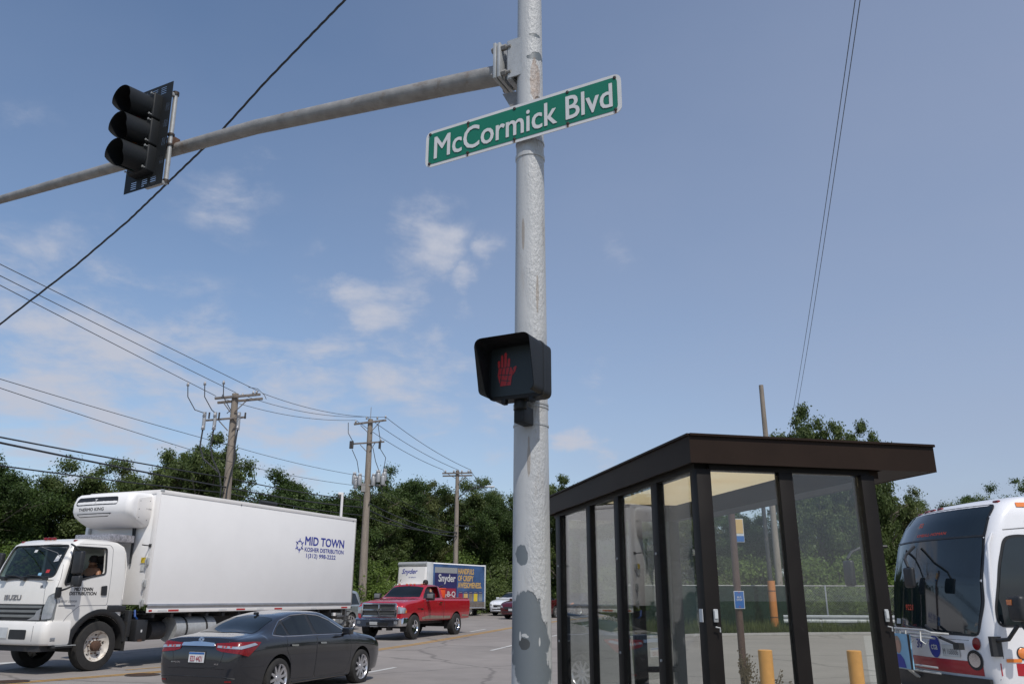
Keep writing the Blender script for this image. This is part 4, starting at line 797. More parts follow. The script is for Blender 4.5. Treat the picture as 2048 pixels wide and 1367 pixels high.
mm = MB(); vs = [(x, -y, .42 + z) for x in (0, 14) for y, z in wv]; mm.add(vs, [(i, i + 1, 9 + i, 8 + i) for i in range(7)]); g1 = obj('rail_beam', mm, 'galvc', gr, smooth=False); g1.modifiers.new('s', 'SOLIDIFY').thickness = .006
for k in range(5): obj('post', MB().box((1.6 + k * 2.6, .06, .33), (.1, .1, .7)), 'galv', gr)
rl = thing('bridge_railing', 'white three bar bridge railing beyond the snack delivery truck', 'railing', (-2.7, 60, gz(60))); 
for z_ in (.35, .68, 1.0): obj('bar', MB().tube([(0, 0, z_), (6.5, 13, z_ + .05)], .055, 8), 'white', rl)
for k in range(6): obj('post', MB().box((k * 1.3, k * 2.6, .5), (.14, .14, 1.05)), 'white', rl)
t = thing('white_post', 'slim white post with a hooked top rising behind the truck roof', 'post', (at(684, 1000, 34).x, 34, gz(34))); zt = at(684, 985, 34).z - gz(34)
obj('shaft', MB().tube([(0, 0, 0), (0, 0, zt)], .055, 10), 'white', t); obj('hook', MB().box((-.08, 0, zt - .03), (.2, .09, .10)), 'white', t, bevel=.02); obj('camera_eye', MB().box((-.1, 0, zt - .16), (.09, .09, .14)), 'chassis', t, bevel=.02)

# ------------------------------------------------------------------ refrigerated box truck
def hdg(fx, fy): return atan2(fy, fx)
tr = thing('box_truck', 'white refrigerated box truck with blue lettering turning across the intersection', 'truck', (-10.07, 21.12, 0), hdg(-.404, -.915))
bx = obj('cargo_box', MB().box((-4.32, 0, 2.80), (8.64, 2.54, 2.76)), 'boxwhite', tr, bevel=.012)
obj('top_rail', MB().box((-4.32, 1.272, 4.165), (8.66, .02, .10)).box((-4.32, -1.272, 4.165), (8.66, .02, .10)).box((.006, 0, 4.165), (.02, 2.54, .10)), 'white', tr, bevel=.006)
obj('corner_post', MB().box((.01, 1.19, 2.8), (.03, .16, 2.72)), 'white', tr, bevel=.01); obj('corner_post', MB().box((-8.645, 1.24, 2.8), (.03, .09, 2.76)), 'galv', tr, bevel=.004)
obj('corner_cap', MB().box((-.03, 1.262, 4.19), (.10, .05, .07)), 'galvc', tr, bevel=.01)
obj('rub_rail', MB().box((-4.32, 1.283, 1.405), (8.62, .03, .085)).box((-4.32, 1.30, 1.405), (8.62, .015, .03)), 'alu', tr, bevel=.008)
obj('lower_skirt', MB().box((-4.32, 1.262, 1.30), (8.6, .03, .12)), 'white', tr, bevel=.004)
for x_ in (-.12, -.86, -3.3, -4.9, -8.25): obj('reflector_tape', MB().box((x_, 1.279, 1.285), (.10 if x_ > -.2 else .34, .006, .045)), 'redtape', tr)
for x_ in (-.5, -2.6, -4.1, -6.6): obj('reflector_tape', MB().box((x_, 1.279, 1.285), (.30, .006, .045)), 'signwhite', tr)
for x_ in (-2.9, -8.45): obj('marker_light', MB().tube([(x_, 1.275, 4.12), (x_, 1.292, 4.12)], .016, 8), 'chassis', tr)
TL, TU = (-1, 0, 0), (0, 0, 1)
text('lettering', 'MID TOWN', 'bluetext', tr, (-5.93, 1.272, 3.185), TL, TU, w=2.08, h=.255, bold=.03)
text('lettering', 'KOSHER DISTRIBUTION', 'bluetext', tr, (-5.93, 1.272, 2.985), TL, TU, w=2.08, h=.125, bold=.02)
text('lettering', '1(312) 998-2222', 'bluetext', tr, (-6.03, 1.272, 2.76), TL, TU, w=1.55, h=.165, bold=.02)
wl = MB(); cx_, cz_ = -5.66, 3.15
wl.lathe([(.125, 0), (.15, 0), (.15, .003), (.125, .003)], (cx_, 1.273, cz_), 'y', 32)
for k in range(6):
    a = pi / 2 + k * pi / 3; wl.tube([(cx_ + cos(a) * .09, 1.274, cz_ + sin(a) * .09), (cx_ + cos(a) * .215, 1.274, cz_ + sin(a) * .215)], .013, 6)
obj('ship_wheel_emblem', wl, 'bluetext', tr, smooth=False)
# refrigeration unit
lv = []
for z, xf, w, b in ((3.27, .22, .84, .03), (3.31, .36, .92, .05), (3.42, .56, .98, .07), (3.55, .74, 1.01, .08), (3.66, .80, 1.02, .09), (3.85, .80, 1.02, .09), (4.02, .74, 1.01, .09), (4.09, .66, .98, .08), (4.115, .52, .94, .07)): lv.append((z, -.0, xf, w, .16, .02, b))
tk = obj('refrigeration_unit', ringloft(lv), 'boxwhite', tr, ang=50); tb = bvh_of(tk)
decal('upper_grille', [(-.80, 3.80), (.62, 3.80), (.66, 3.86), (.60, 4.0), (-.78, 4.0), (-.84, 3.9)], '+x', tb, 'black', tk, .005, rnd=.05)
decal('lower_grille', [(-.72, 3.52), (.30, 3.52), (.48, 3.60), (-.78, 3.60)], '+x', tb, 'black', tk, .005, rnd=.03)
text('lettering', 'THERMO KING', 'blacktext', tk, (.80, -.68, 3.66), (0, 1, 0), TU, w=.92, h=.075, bold=.02, proj=tb, off=.004); text('lettering', 'T', 'signwhite', tk, (.80, -.12, 3.86), (0, 1, 0), TU, w=.08, h=.09, bold=.04, proj=tb, off=.009)
decal('service_panel', [(.04, 3.38), (.10, 3.32), (.46, 3.46), (.46, 3.96), (.06, 4.04)], '+y', tb, 'white', tk, .006, rnd=.03, thick=.006)
text('lettering', 'T-1090', 'blacktext', tk, (.20, 1.05, 3.70), TL, TU, w=.16, h=.035, bold=.01, proj=tb, off=.012)
for x_, z_ in ((.40, 3.90), (.1, 3.92), (.38, 3.5), (.12, 3.45), (.42, 3.7)): decal('screw', [(x_ - .01, z_ - .01), (x_ + .01, z_ - .01), (x_ + .01, z_ + .01), (x_ - .01, z_ + .01)], '+y', tb, 'chassis', tk, .013)
obj('refrigerant_hose', MB().tube([(.06, .52, 3.3), (.05, .54, 3.0), (.04, .56, 2.4)], .025, 8).tube([(.06, .60, 3.3), (.05, .58, 3.0), (.05, .57, 2.4)], .02, 8), 'wire', tr)
obj('access_ladder', MB().tube([(.05, -1.05, 1.6), (.05, -1.05, 3.3)], .04, 8), 'galvc', tr); obj('tread_step', MB().box((.55, .15, 2.98), (.75, 1.2, .18)), 'diamond', tr, bevel=.02)
for z_, nm in ((2.83, 'grab_hook'), (2.45, 'air_coupling'), (1.92, 'air_coupling'), (1.47, 'air_coupling')):
    if nm == 'grab_hook': obj(nm, MB().tube([(.02, 1.12, z_), (.16, 1.14, z_), (.24, 1.1, z_ + .01)], .015, 6).box((.03, 1.15, z_), (.03, .08, .08)), 'chassis', tr)
    else: obj(nm, MB().box((.04, 1.14, z_), (.06, .10, .17)).tube([(.07, 1.14, z_ + .1), (.10, 1.13, z_), (.07, 1.13, z_ - .13)], .018, 6), 'galvc', tr, bevel=.01)
obj('warning_label', MB().box((.02, .98, 2.48), (.006, .17, .13)), 'yellowlab', tr); obj('data_plate', MB().box((.02, .97, 2.3), (.006, .13, .15)), 'lgrey', tr)
# chassis and running gear
ch = MB()
for y_ in (-.42, .42): ch.box((-3.2, y_, .98), (11.0, .09, .24))
for x_ in np.linspace(-8.2, -.3, 14): ch.box((float(x_), 0, 1.17), (.09, 2.4, .11))
obj('chassis_frame', ch, 'chassis', tr); obj('underbody', MB().box((-4.3, 0, 1.215), (8.4, 2.3, .04)), 'dark', tr)
obj('fuel_tank', MB().tube([(-1.15, .86, .82), (-2.55, .86, .82)], .31, 24), 'galvc', tr); obj('tank_strap', MB().lathe([(.315, -.03), (.32, -.03), (.32, .03), (.315, .03)], (-1.5, .86, .82), 'x', 24).lathe([(.315, -.03), (.32, -.03), (.32, .03), (.315, .03)], (-2.2, .86, .82), 'x', 24), 'dark', tr)
obj('battery_box', MB().box((-.05, .95, .83), (.34, .42, .50)), 'black', tr, bevel=.03); obj('side_reflector', MB().box((-.04, 1.165, .82), (.04, .008, .06)), 'signwhite', tr); obj('side_reflector', MB().box((-.02, 1.165, .60), (.12, .008, .05)), 'rust', tr)
obj('air_tank', MB().tube([(-.55, .75, .80), (-1.0, .75, .80)], .22, 18), 'chassis', tr); obj('air_hose', MB().tube([(.0, .9, 1.3), (.02, .95, 1.15), (-.1, .95, 1.05)], .025, 6), pm('hose_blue', (.02, .08, .3), .5), tr)
obj('mud_flap', MB().box((.40, .95, .72), (.02, .40, .66)), 'rubber', tr)
for y_ in (1.20, .88): wheel(tr, -6.35, y_, .53, .53, .28, .30, 'truck', 1, 'rim')
for y_ in (-1.20, -.88): wheel(tr, -6.35, y_, .53, .53, .28, .30, 'truck', -1, 'rim')
wheel(tr, 1.13, 1.10, .535, .535, .29, .335, 'truck', 1, 'rim'); wheel(tr, 1.13, -1.10, .535, .535, .29, .335, 'truck', -1, 'rim')
obj('axle', MB().tube([(1.13, -.9, .5), (1.13, .9, .5)], .07, 10).tube([(-6.35, -.9, .5), (-6.35, .9, .5)], .10, 12), 'chassis', tr)
lg = MB()
for y_ in (-.95, .95): lg.box((-8.75, y_, 1.15), (.10, .12, .55)).box((-8.55, y_, 1.0), (.5, .05, .06)).box((-8.7, y_, .75), (.35, .05, .07), (0, .8, 0))
lg.box((-8.78, 0, .95), (.06, 2.3, .10)).box((-8.72, .0, .72), (.08, 2.1, .08))
for z_ in (.85, 1.0, 1.15): lg.box((-8.80, 1.10, z_), (.04, .22, .03))
obj('lift_gate', lg, 'galv', tr, bevel=.004)
# cab
lv = []
for z, xb, xf, w, bow in ((.86, .52, 2.44, 1.08, .05), (1.2, .50, 2.46, 1.10, .06), (1.7, .50, 2.46, 1.11, .07), (1.98, .50, 2.44, 1.11, .08), (2.3, .52, 2.34, 1.09, .09), (2.62, .55, 2.22, 1.06, .10), (2.76, .62, 2.14, 1.04, .10), (2.85, .78, 2.0, .99, .10), (2.895, 1.0, 1.8, .88, .08)): lv.append((z, xb, xf, w, .13, .16, bow))
cabm = ringloft(lv); cab = obj('cab', cabm, 'cabwhite', tr, ang=50); cb = bvh_of(cab)
inn = []
for z, xb, xf, w in ((1.0, .72, 2.30, 1.0), (2.0, .72, 2.30, 1.02), (2.3, .74, 2.22, 1.01), (2.62, .78, 2.10, .98), (2.78, .95, 1.95, .90)): inn.append((z, xb, xf, w, .08, .08, .05))
sw = [(1.18, 2.12), (1.62, 2.03), (2.20, 1.86), (2.22, 1.92), (2.05, 2.70), (1.20, 2.70)]; swr = roundpoly(sw, .06)
ww = roundpoly([(-.92, 2.04), (.92, 2.04), (.90, 2.72), (-.90, 2.72)], .10)
arch = MB().lathe([(.66, -.3), (.66, .5)], (1.13, 1.0, .52), 'y', 40); arch = MB().tube([(1.13, .62, .50), (1.13, 1.4, .50)], .70, 40); arch2 = MB().tube([(1.13, -.62, .50), (1.13, -1.4, .50)], .70, 40)
arch3 = MB().box((.72, 1.0, .98), (.85, .9, .42)); 
boolean(cab, [arch, arch2, ringloft(inn), MB().prism(swr, .8, 1.3), MB().prism(swr, -1.3, -.8), MB().prism(ww, 1.9, 2.8, 'x')])
decal('side_window', swr, '-y', cb, 'tint', cab, -.012, cell=.2); decal('windshield', ww, '+x', cb, M['tint'], cab, -.01, cell=.2)
trim('window_seal', sw, '+y', cb, 'black', cab, .022, True, 0, rnd=.06); trim('windshield_seal', [(-.93, 2.03), (.93, 2.03), (.91, 2.73), (-.91, 2.73)], '+x', cb, 'black', cab, .02, True, 0, rnd=.1)
door = [(1.02, 1.42), (1.75, 1.42), (2.02, 1.2), (2.18, .95), (2.34, .95), (2.36, 1.80), (2.16, 2.76), (1.10, 2.78), (1.02, 2.70)]
trim('door_seam', door, '+y', cb, 'greytext', cab, .006, True, 0, rnd=.06); trim('panel_seam', [(.52, 1.42), (1.02, 1.42)], '+y', cb, 'greytext', cab, .006, False, 0)
decal('door_handle', [(1.08, 1.64), (1.24, 1.64), (1.26, 1.84), (1.10, 1.86)], '+y', cb, 'black', cab, .012, rnd=.03, thick=.01)
obj('rear_corner_flute', MB().tube([(.60, 1.10, 1.55), (.60, 1.095, 2.3), (.66, 1.06, 2.62)], .012, 6), 'cabwhite', cab)
text('lettering', 'MID TOWN', 'blacktext', cab, (1.95, 1.2, 1.735), TL, TU, w=.48, h=.075, bold=.045, proj=cb, off=.003); text('lettering', 'DISTRIBUTION', 'blacktext', cab, (2.06, 1.2, 1.645), TL, TU, w=.70, h=.07, bold=.04, proj=cb, off=.003)
text('lettering', 'USDOT 3253920', 'greytext', cab, (2.28, 1.2, 1.49), TL, TU, w=.44, h=.042, bold=.015, proj=cb, off=.003); decal('data_strip', [(1.86, 1.405), (2.28, 1.405), (2.28, 1.43), (1.86, 1.43)], '+y', cb, 'greytext', cab, .003)
# front
text('lettering', 'ISUZU', 'greytext', cab, (2.7, -.46, 1.54), (0, 1, 0), TU, w=.56, h=.10, bold=.05, proj=cb, off=.012); decal('engine_badge', [(.62, 1.79), (.69, 1.79), (.69, 1.85), (.62, 1.85)], '+x', cb, 'greytext', cab, .004, rnd=.02)
decal('grille_surround', [(-1.0, 1.10), (1.0, 1.10), (.86, 1.45), (-.86, 1.45)], '+x', cb, 'black', cab, .006)
for z_ in (1.20, 1.30, 1.395): decal('grille_bar', [(-.80, z_ - .026), (.80, z_ - .026), (.82, z_ + .026), (-.82, z_ + .026)], '+x', cb, 'greylou', cab, .014, thick=.015)
for s_ in (1, -1):
    decal('grille_wing', [(s_ * .46, 1.12), (s_ * .80, 1.12), (s_ * .82, 1.36), (s_ * .70, 1.30), (s_ * .66, 1.20)], '+x', cb, 'alu', cab, .03, thick=.02)
    hl = decal('headlight', [(s_ * .84, 1.13), (s_ * 1.065, 1.15), (s_ * 1.09, 1.5), (s_ * 1.06, 1.66), (s_ * .93, 1.60), (s_ * .85, 1.36)], '+x', cb, 'lens', cab, .014, cell=.05, rnd=.03, thick=.012)
    decal('headlight_bezel', [(s_ * .82, 1.11), (s_ * 1.09, 1.12), (s_ * 1.10, 1.5), (s_ * 1.075, 1.70), (s_ * .91, 1.62), (s_ * .83, 1.37)], '+x', cb, 'greylou', cab, .007, cell=.05, rnd=.03)
    decal('turn_signal', [(s_ * .90, 1.41), (s_ * 1.03, 1.43), (s_ * 1.03, 1.50), (s_ * .91, 1.49)], '+x', cb, 'amber', hl, .022, cell=.05, rnd=.02)
    decal('projector_lens', [(s_ * .90, 1.2), (s_ * .98, 1.2), (s_ * .98, 1.3), (s_ * .90, 1.3)], '+x', cb, 'chrome', hl, .022, cell=.05, rnd=.04)
trim('hood_seam', [(-1.06, 1.96), (1.06, 1.96)], '+x', cb, 'greytext', cab, .006, False, 0, sub=14); trim('hood_seam', [(.80, 1.46), (.76, 1.94)], '+x', cb, 'greytext', cab, .005, False, 0)
for y_, a_ in ((.62, .55), (-.1, .6), (-.75, .6)): obj('wiper', MB().tube([(2.47, y_ + .18, 2.0), (2.46, y_ - .1, 2.05), (2.44, y_ - .5, 2.07)], .016, 6).box((2.48, y_ + .18, 1.985), (.06, .12, .06)), 'black', cab)
obj('cowl_vent', MB().box((2.445, 0, 1.995), (.03, 1.6, .03)), 'black', cab)
bp = ringloft([(.60, 1.9, 2.56, 1.12, .16, .02, .07), (.64, 1.9, 2.60, 1.14, .16, .02, .07), (1.02, 1.9, 2.60, 1.14, .16, .02, .07), (1.09, 1.9, 2.55, 1.12, .16, .02, .07)]); bpr = obj('bumper', bp, 'cabwhite', tr, ang=50); bb = bvh_of(bpr)
decal('bumper_recess', [(.10, .72), (.62, .72), (.62, .92), (.10, .92)], '+x', bb, 'black', bpr, .006, rnd=.03); decal('bumper_recess', [(-.62, .72), (-.35, .72), (-.35, .92), (-.62, .92)], '+x', bb, 'black', bpr, .006, rnd=.03)
decal('number_plate', [(-.27, .74), (.06, .74), (.06, .96), (-.27, .96)], '+x', bb, 'lgrey', bpr, .012, thick=.01); text('lettering', 'P 4961', 'greytext', bpr, (2.8, -.24, .80), (0, 1, 0), TU, w=.27, h=.09, bold=.01, proj=bb, off=.016)
trim('bumper_seam', [(.80, .62), (.80, 1.07)], '+x', bb, 'greytext', bpr, .006, False, 0); obj('under_bumper', MB().box((2.3, 0, .60), (.4, 2.0, .25)), 'chassis', tr)
obj('fender_arch', MB().rings([[(1.13 + r_ * cos(a), y_, .50 + r_ * sin(a)) for r_, y_ in ((.70, 1.10), (.74, 1.135), (.84, 1.125), (.84, 1.08), (.70, .70))] for a in np.linspace(R(8), R(172), 26)], cap=False), 'black', cab, ang=60)
obj('wheel_well', MB().rings([[(1.13 + .695 * cos(a), y_, .50 + .695 * sin(a)) for y_ in (.62, 1.09)] for a in np.linspace(R(-5), R(185), 26)], cap=False, closed=False), 'dark', cab)
obj('fender_top', MB().box((.74, 1.09, 1.34), (.52, .09, .14)).box((.34, 1.05, 1.0), (.12, .2, .6)), 'black', cab, bevel=.02)
obj('cab_underside', MB().box((1.45, 0, .88), (1.7, 1.9, .10)), 'dark', cab)
obj('cab_step', MB().box((2.05, 1.02, .56), (.5, .26, .05)).box((2.05, .98, .76), (.55, .2, .36)), 'black', tr, bevel=.01); obj('step_tread', MB().box((1.98, 1.12, .585), (.5, .09, .015)), 'galvc', tr)
decal('side_marker', [(2.04, .955), (2.28, .955), (2.28, 1.04), (2.04, 1.04)], '+y', cb, 'black', cab, .008, rnd=.02); decal('side_marker', [(2.06, .97), (2.16, .97), (2.16, 1.02), (2.06, 1.02)], '+y', cb, 'amber', cab, .014, rnd=.015)
obj('fog_lamp', MB().box((2.32, 1.13, .72), (.14, .02, .10)), 'lens', tr, bevel=.02)
for y_ in (.88, -.88, -.14, .0, .14): obj('roof_marker', MB().box((1.93, y_, 2.90 if abs(y_) < .5 else 2.83), (.09, .07, .06)), 'redlens', cab, bevel=.015)
mr_ = MB().box((2.14, 1.34, 2.34), (.13, .26, .50)); mo = obj('mirror', mr_, 'black', cab, bevel=.04, seg=3); obj('mirror_lower', MB().box((2.13, 1.36, 1.94), (.12, .26, .24)), 'black', mo, bevel=.04, seg=3)
obj('mirror_arm', MB().tube([(2.20, 1.10, 2.74), (2.24, 1.25, 2.70), (2.16, 1.33, 2.60)], .022, 8), 'black', mo); obj('mirror_arm', MB().tube([(2.34, 1.10, 1.72), (2.3, 1.3, 1.78), (2.16, 1.35, 1.86)], .022, 8).box((2.36, 1.13, 1.70), (.10, .08, .22)), 'black', mo, bevel=.005)
mo2 = obj('mirror', MB().box((2.14, -1.34, 2.34), (.13, .26, .50)), 'black', cab, bevel=.04, seg=3)
for p_, m_ in (([(.70, 2.36), (.82, 2.38), (.83, 2.52), (.72, 2.50)], 'signwhite'), ([(.62, 2.12), (.72, 2.12), (.72, 2.19), (.62, 2.19)], 'redtape'), ([(.42, 2.06), (.52, 2.06), (.52, 2.12), (.42, 2.12)], 'skyblue'), ([(-.06, 2.58), (.04, 2.58), (.04, 2.64), (-.06, 2.64)], 'signwhite')): decal('windshield_sticker', p_, '+x', cb, m_, cab, -.004)
for y_ in (.52, -.5):
    st_ = obj('seat', MB().box((1.15, y_, 1.60), (.5, .5, .22)).box((.92, y_, 2.0), (.16, .48, .75), (0, -.15, 0)).box((.86, y_, 2.46), (.10, .26, .18)), 'seatm', cab, bevel=.05, seg=3)
obj('steering_wheel', MB().tube([(1.95 - .10 * sin(a), .52 + .22 * cos(a), 2.0 + .17 * sin(a)) for a in np.linspace(0, 2 * pi, 25)], .016, 8, cap=False).tube([(1.95, .52, 2.0), (2.1, .52, 1.8)], .03, 8), 'black', cab); obj('dashboard', MB().box((2.16, 0, 1.86), (.3, 1.9, .28)), 'seatm', cab, bevel=.05); obj('cab_floor', MB().box((1.4, 0, 1.2), (1.7, 1.9, .04)), 'dark', cab)
def inside(t, dx, dy, dz, rz):
    m_ = Matrix.Translation(t.location) @ Matrix.Rotation(t.rotation_euler[2], 4, 'Z'); return m_ @ Vector((dx, dy, dz))
p_ = inside(tr, 1.10, .56, 1.72, 0); person('person', 'driver in a dark shirt with one arm at the wheel inside the white truck cab', p_, tr.rotation_euler[2], SIT)

# ------------------------------------------------------------------ cars
SED = [(-2.50, .44, .60, .68, .50, .60, .45), (-2.49, .34, .74, .84, .66, .74, .58), (-2.455, .28, .86, .965, .76, .82, .64), (-2.40, .25, .93, 1.04, .80, .85, .67), (-2.2, .22, .955, 1.075, .85, .89, .69), (-1.95, .2, .98, 1.10, .87, .91, .67), (-1.80, .19, .99, 1.13, .875, .915, .645), (-1.3, .18, 1.0, 1.30, .88, .92, .60), (-.9, .17, 1.0, 1.405, .88, .92, .575), (-.3, .17, .995, 1.46, .88, .92, .57), (.2, .17, .985, 1.45, .88, .92, .57), (.7, .17, .97, 1.33, .88, .92, .585), (1.15, .17, .95, 1.13, .88, .915, .64), (1.35, .18, .93, 1.06, .88, .91, .68), (1.9, .2, .87, .97, .86, .89, .68), (2.2, .22, .79, .89, .80, .84, .62), (2.38, .24, .68, .78, .70, .74, .52), (2.46, .30, .56, .64, .52, .58, .42)]
SUVS = [(-2.35, .45, .9, 1.0, .70, .74, .60), (-2.33, .36, 1.0, 1.3, .78, .82, .62), (-2.25, .30, 1.05, 1.60, .84, .88, .64), (-2.0, .26, 1.07, 1.70, .87, .92, .66), (-1.0, .25, 1.06, 1.76, .89, .93, .66), (0, .25, 1.05, 1.75, .89, .93, .65), (.5, .25, 1.04, 1.66, .89, .93, .65), (1.05, .25, 1.02, 1.24, .89, .92, .70), (1.3, .25, 1.0, 1.12, .88, .91, .72), (1.9, .27, .95, 1.05, .86, .89, .70), (2.25, .3, .82, .92, .78, .82, .62), (2.35, .36, .66, .76, .66, .70, .5)]
def make_car(name, label, cat, loc, rz, paint, st=SED, wb=1.41, front=True, rear=False, suv=False, scale=1, group=None, wstyle='five'):
    t = thing(name, label, cat, loc, rz, group); t.scale = (scale,) * 3; wr = .335 if not suv else .36
    body = obj('body', carbody(st), paint, t, ang=60); bv = bvh_of(body)
    boolean(body, [MB().tube([(sx * wb, sy * .60, wr + .01), (sx * wb, sy * 1.2, wr + .01)], wr + .06, 32) for sx in (1, -1) for sy in (1, -1)])
    for sx in (1, -1):
        for sy in (1, -1): obj('wheel_well', MB().rings([[(sx * wb + (wr + .05) * cos(a), sy * y_, wr + (wr + .05) * sin(a)) for y_ in (.60, .885)] for a in np.linspace(R(-25), R(205), 22)], cap=False, closed=False), 'dark', t)
    dz = .28 if suv else 0
    for sx in (1, -1):
        for sy in (1, -1): wheel(t, sx * wb, sy * .925, wr, wr, .22, wr * .72, wstyle, sy)
    if not suv:
        A_ = [[(-1.46, 1.065), (-1.16, 1.045), (-1.14, 1.24), (-1.30, 1.175)], [(-1.08, 1.042), (-.34, 1.035), (-.33, 1.37), (-.70, 1.355), (-1.08, 1.265)], [(-.23, 1.033), (.88, 1.02), (.70, 1.10), (.42, 1.25), (.10, 1.345), (-.23, 1.378)]]; full = [(-1.56, 1.06), (-1.30, 1.03), (-.28, 1.018), (1.0, 1.0), (.74, 1.115), (.44, 1.27), (.1, 1.37), (-.30, 1.402), (-.72, 1.385), (-1.12, 1.295)]
        drs = [[(-1.02, .30), (-.28, .27), (-.28, 1.01), (-1.22, 1.03), (-1.22, .80), (-1.08, .62)], [(-.26, .27), (.82, .27), (.96, .50), (.96, .99), (-.26, 1.01)]]; bw = [(-1.86, -.60), (-1.14, -.50), (-1.08, 0), (-1.14, .50), (-1.86, .60), (-1.92, 0)]; fw_ = [(.48, -.52), (1.14, -.62), (1.22, 0), (1.14, .62), (.48, .52), (.42, 0)]
    else:
        A_ = [[(-2.0, 1.12), (-1.35, 1.12), (-1.35, 1.55), (-1.85, 1.5)], [(-1.25, 1.12), (-.42, 1.11), (-.42, 1.58), (-1.25, 1.56)], [(-.32, 1.11), (.80, 1.08), (.38, 1.48), (.1, 1.57), (-.32, 1.58)]]; full = [(-2.05, 1.09), (.95, 1.05), (.42, 1.52), (.1, 1.61), (-1.3, 1.61), (-1.9, 1.54)]
        drs = [[(-1.2, .35), (-.38, .32), (-.38, 1.08), (-1.3, 1.09)], [(-.36, .32), (.82, .32), (.95, .55), (.95, 1.05), (-.36, 1.08)]]; bw = None; fw_ = [(.55, -.58), (1.05, -.66), (1.12, 0), (1.05, .66), (.55, .58), (.5, 0)]
    for ax, sg in (('+y', 1), ('-y', -1)):
        decal('window_surround', full, ax, bv, 'black', t, .003, rnd=.05)
        for p_ in A_: decal('window', p_, ax, bv, 'carglass', t, .007, rnd=.03)
        trim('chrome_trim', full, ax, bv, 'chrome', t, .008, True, .004, sub=4, rnd=.05)
        for i, p_ in enumerate(drs):
            trim('door_seam', p_, ax, bv, 'black', t, .004, True, 0, rnd=.06)
            hx = (-1.02, -.10)[i] if not suv else (-1.1, -.2)[i]; zz = .87 + dz * .4; o_ = decal('door_handle', [(hx - .10, zz - .014), (hx + .09, zz - .018), (hx + .09, zz + .012), (hx - .10, zz + .016)], ax, bv, 'chrome', t, .03, thick=.012, rnd=.01)
        obj('mirror', MB().box((.66, sg * 1.0, 1.06 + dz * .3), (.14, .20, .13)).box((.70, sg * .90, 1.0 + dz * .3), (.08, .10, .04)), paint, t, bevel=.035, seg=3)
        trim('sill_trim', [(-.95, .235), (.95, .225)], ax, bv, 'black', t, .012, False, 0)
    if bw: decal('rear_window', bw, '+z', bv, 'carglass', t, .006, rnd=.08)
    else: decal('rear_window', [(-.58, 1.14), (.58, 1.14), (.54, 1.5), (-.54, 1.5)], '-x', bv, 'carglass', t, .006, rnd=.08)
    decal('windshield', fw_, '+z', bv, 'carglass', t, .006, rnd=.08)
    if front:
        z0 = .62 + dz * .7; decal('upper_grille', [(-.42, z0 - .10), (.42, z0 - .10), (.48, z0 + .03), (-.48, z0 + .03)], '+x', bv, 'black', t, .01, rnd=.03); decal('lower_grille', [(-.5, .28), (.5, .28), (.55, .42), (-.55, .42)], '+x', bv, 'black', t, .01, rnd=.03)
        decal('number_plate', [(-.15, .44), (.15, .44), (.15, .56), (-.15, .56)], '+x', bv, 'lgrey', t, .02)
        for s_ in (1, -1):
            decal('headlight', [(s_ * .52, z0 - .01), (s_ * .80, z0 + .02), (s_ * .84, z0 + .14), (s_ * .60, z0 + .09)], '+x', bv, 'lens', t, .012, rnd=.03, cell=.06); decal('headlight', [(2.36, z0 + .03), (1.95, z0 + .13), (2.0, z0 + .2), (2.3, z0 + .12)], '+y' if s_ > 0 else '-y', bv, 'amber', t, .008, rnd=.03, cell=.06)
    for s_ in (1, -1):
        if not rear: decal('tail_light', [(s_ * .45, .80 + dz), (s_ * .80, .80 + dz), (s_ * .80, .95 + dz), (s_ * .5, .93 + dz)], '-x', bv, 'redlens', t, .01, rnd=.03)
        else:
            decal('tail_light', [(s_ * .39, .85), (s_ * .50, .825), (s_ * .86, .79), (s_ * .86, .975), (s_ * .60, .965), (s_ * .35, .955)], '-x', bv, 'redlens', t, .010, rnd=.015, cell=.05)
            decal('tail_light', [(-2.44, .79), (-2.34, .765), (-2.26, .745), (-1.96, .965), (-2.12, .975), (-2.44, .975)], '+y' if s_ > 0 else '-y', bv, 'redlens', t, .010, rnd=.02, cell=.05)
            decal('reverse_light', [(s_ * .40, .885), (s_ * .84, .865), (s_ * .84, .905), (s_ * .40, .92)], '-x', bv, 'lens', t, .016, cell=.05); decal('reverse_light', [(-2.42, .865), (-2.06, .925), (-2.12, .955), (-2.42, .91)], '+y' if s_ > 0 else '-y', bv, 'lens', t, .016, cell=.05)
            for yy in (.50, .56, .66): decal('tail_led', [(s_ * yy, .885), (s_ * (yy + .035), .885), (s_ * (yy + .035), .912), (s_ * yy, .912)], '-x', bv, 'redtape', t, .019)
            decal('bumper_reflector', [(s_ * .62, .345), (s_ * .74, .345), (s_ * .74, .37), (s_ * .62, .37)], '-x', bv, 'redlens', t, .008)
    if rear:
        decal('chrome_bar', [(-.36, .905), (.36, .905), (.33, .96), (0, .972), (-.33, .96)], '-x', bv, 'chrome', t, .022, rnd=.01, thick=.015, cell=.08)
        trim('trunk_seam', [(-.60, .995), (-.56, .86), (-.50, .66), (-.40, .58), (0, .565), (.40, .58), (.50, .66), (.56, .86), (.60, .995)], '-x', bv, 'black', t, .005, False, 0)
        trim('bumper_line', [(-.78, .40), (-.6, .425), (.6, .425), (.78, .40)], '-x', bv, 'black', t, .008, False, 0); trim('bumper_line', [(-2.40, .60), (-2.2, .58), (-1.85, .57)], '-y', bv, 'black', t, .004, False, 0)
        pl = decal('number_plate', [(-.165, .645), (.165, .645), (.165, .81), (-.165, .81)], '-x', bv, 'signwhite', t, .012, thick=.006); decal('plate_band', [(-.16, .775), (.16, .775), (.16, .805), (-.16, .805)], '-x', bv, 'signblue', pl, .022)
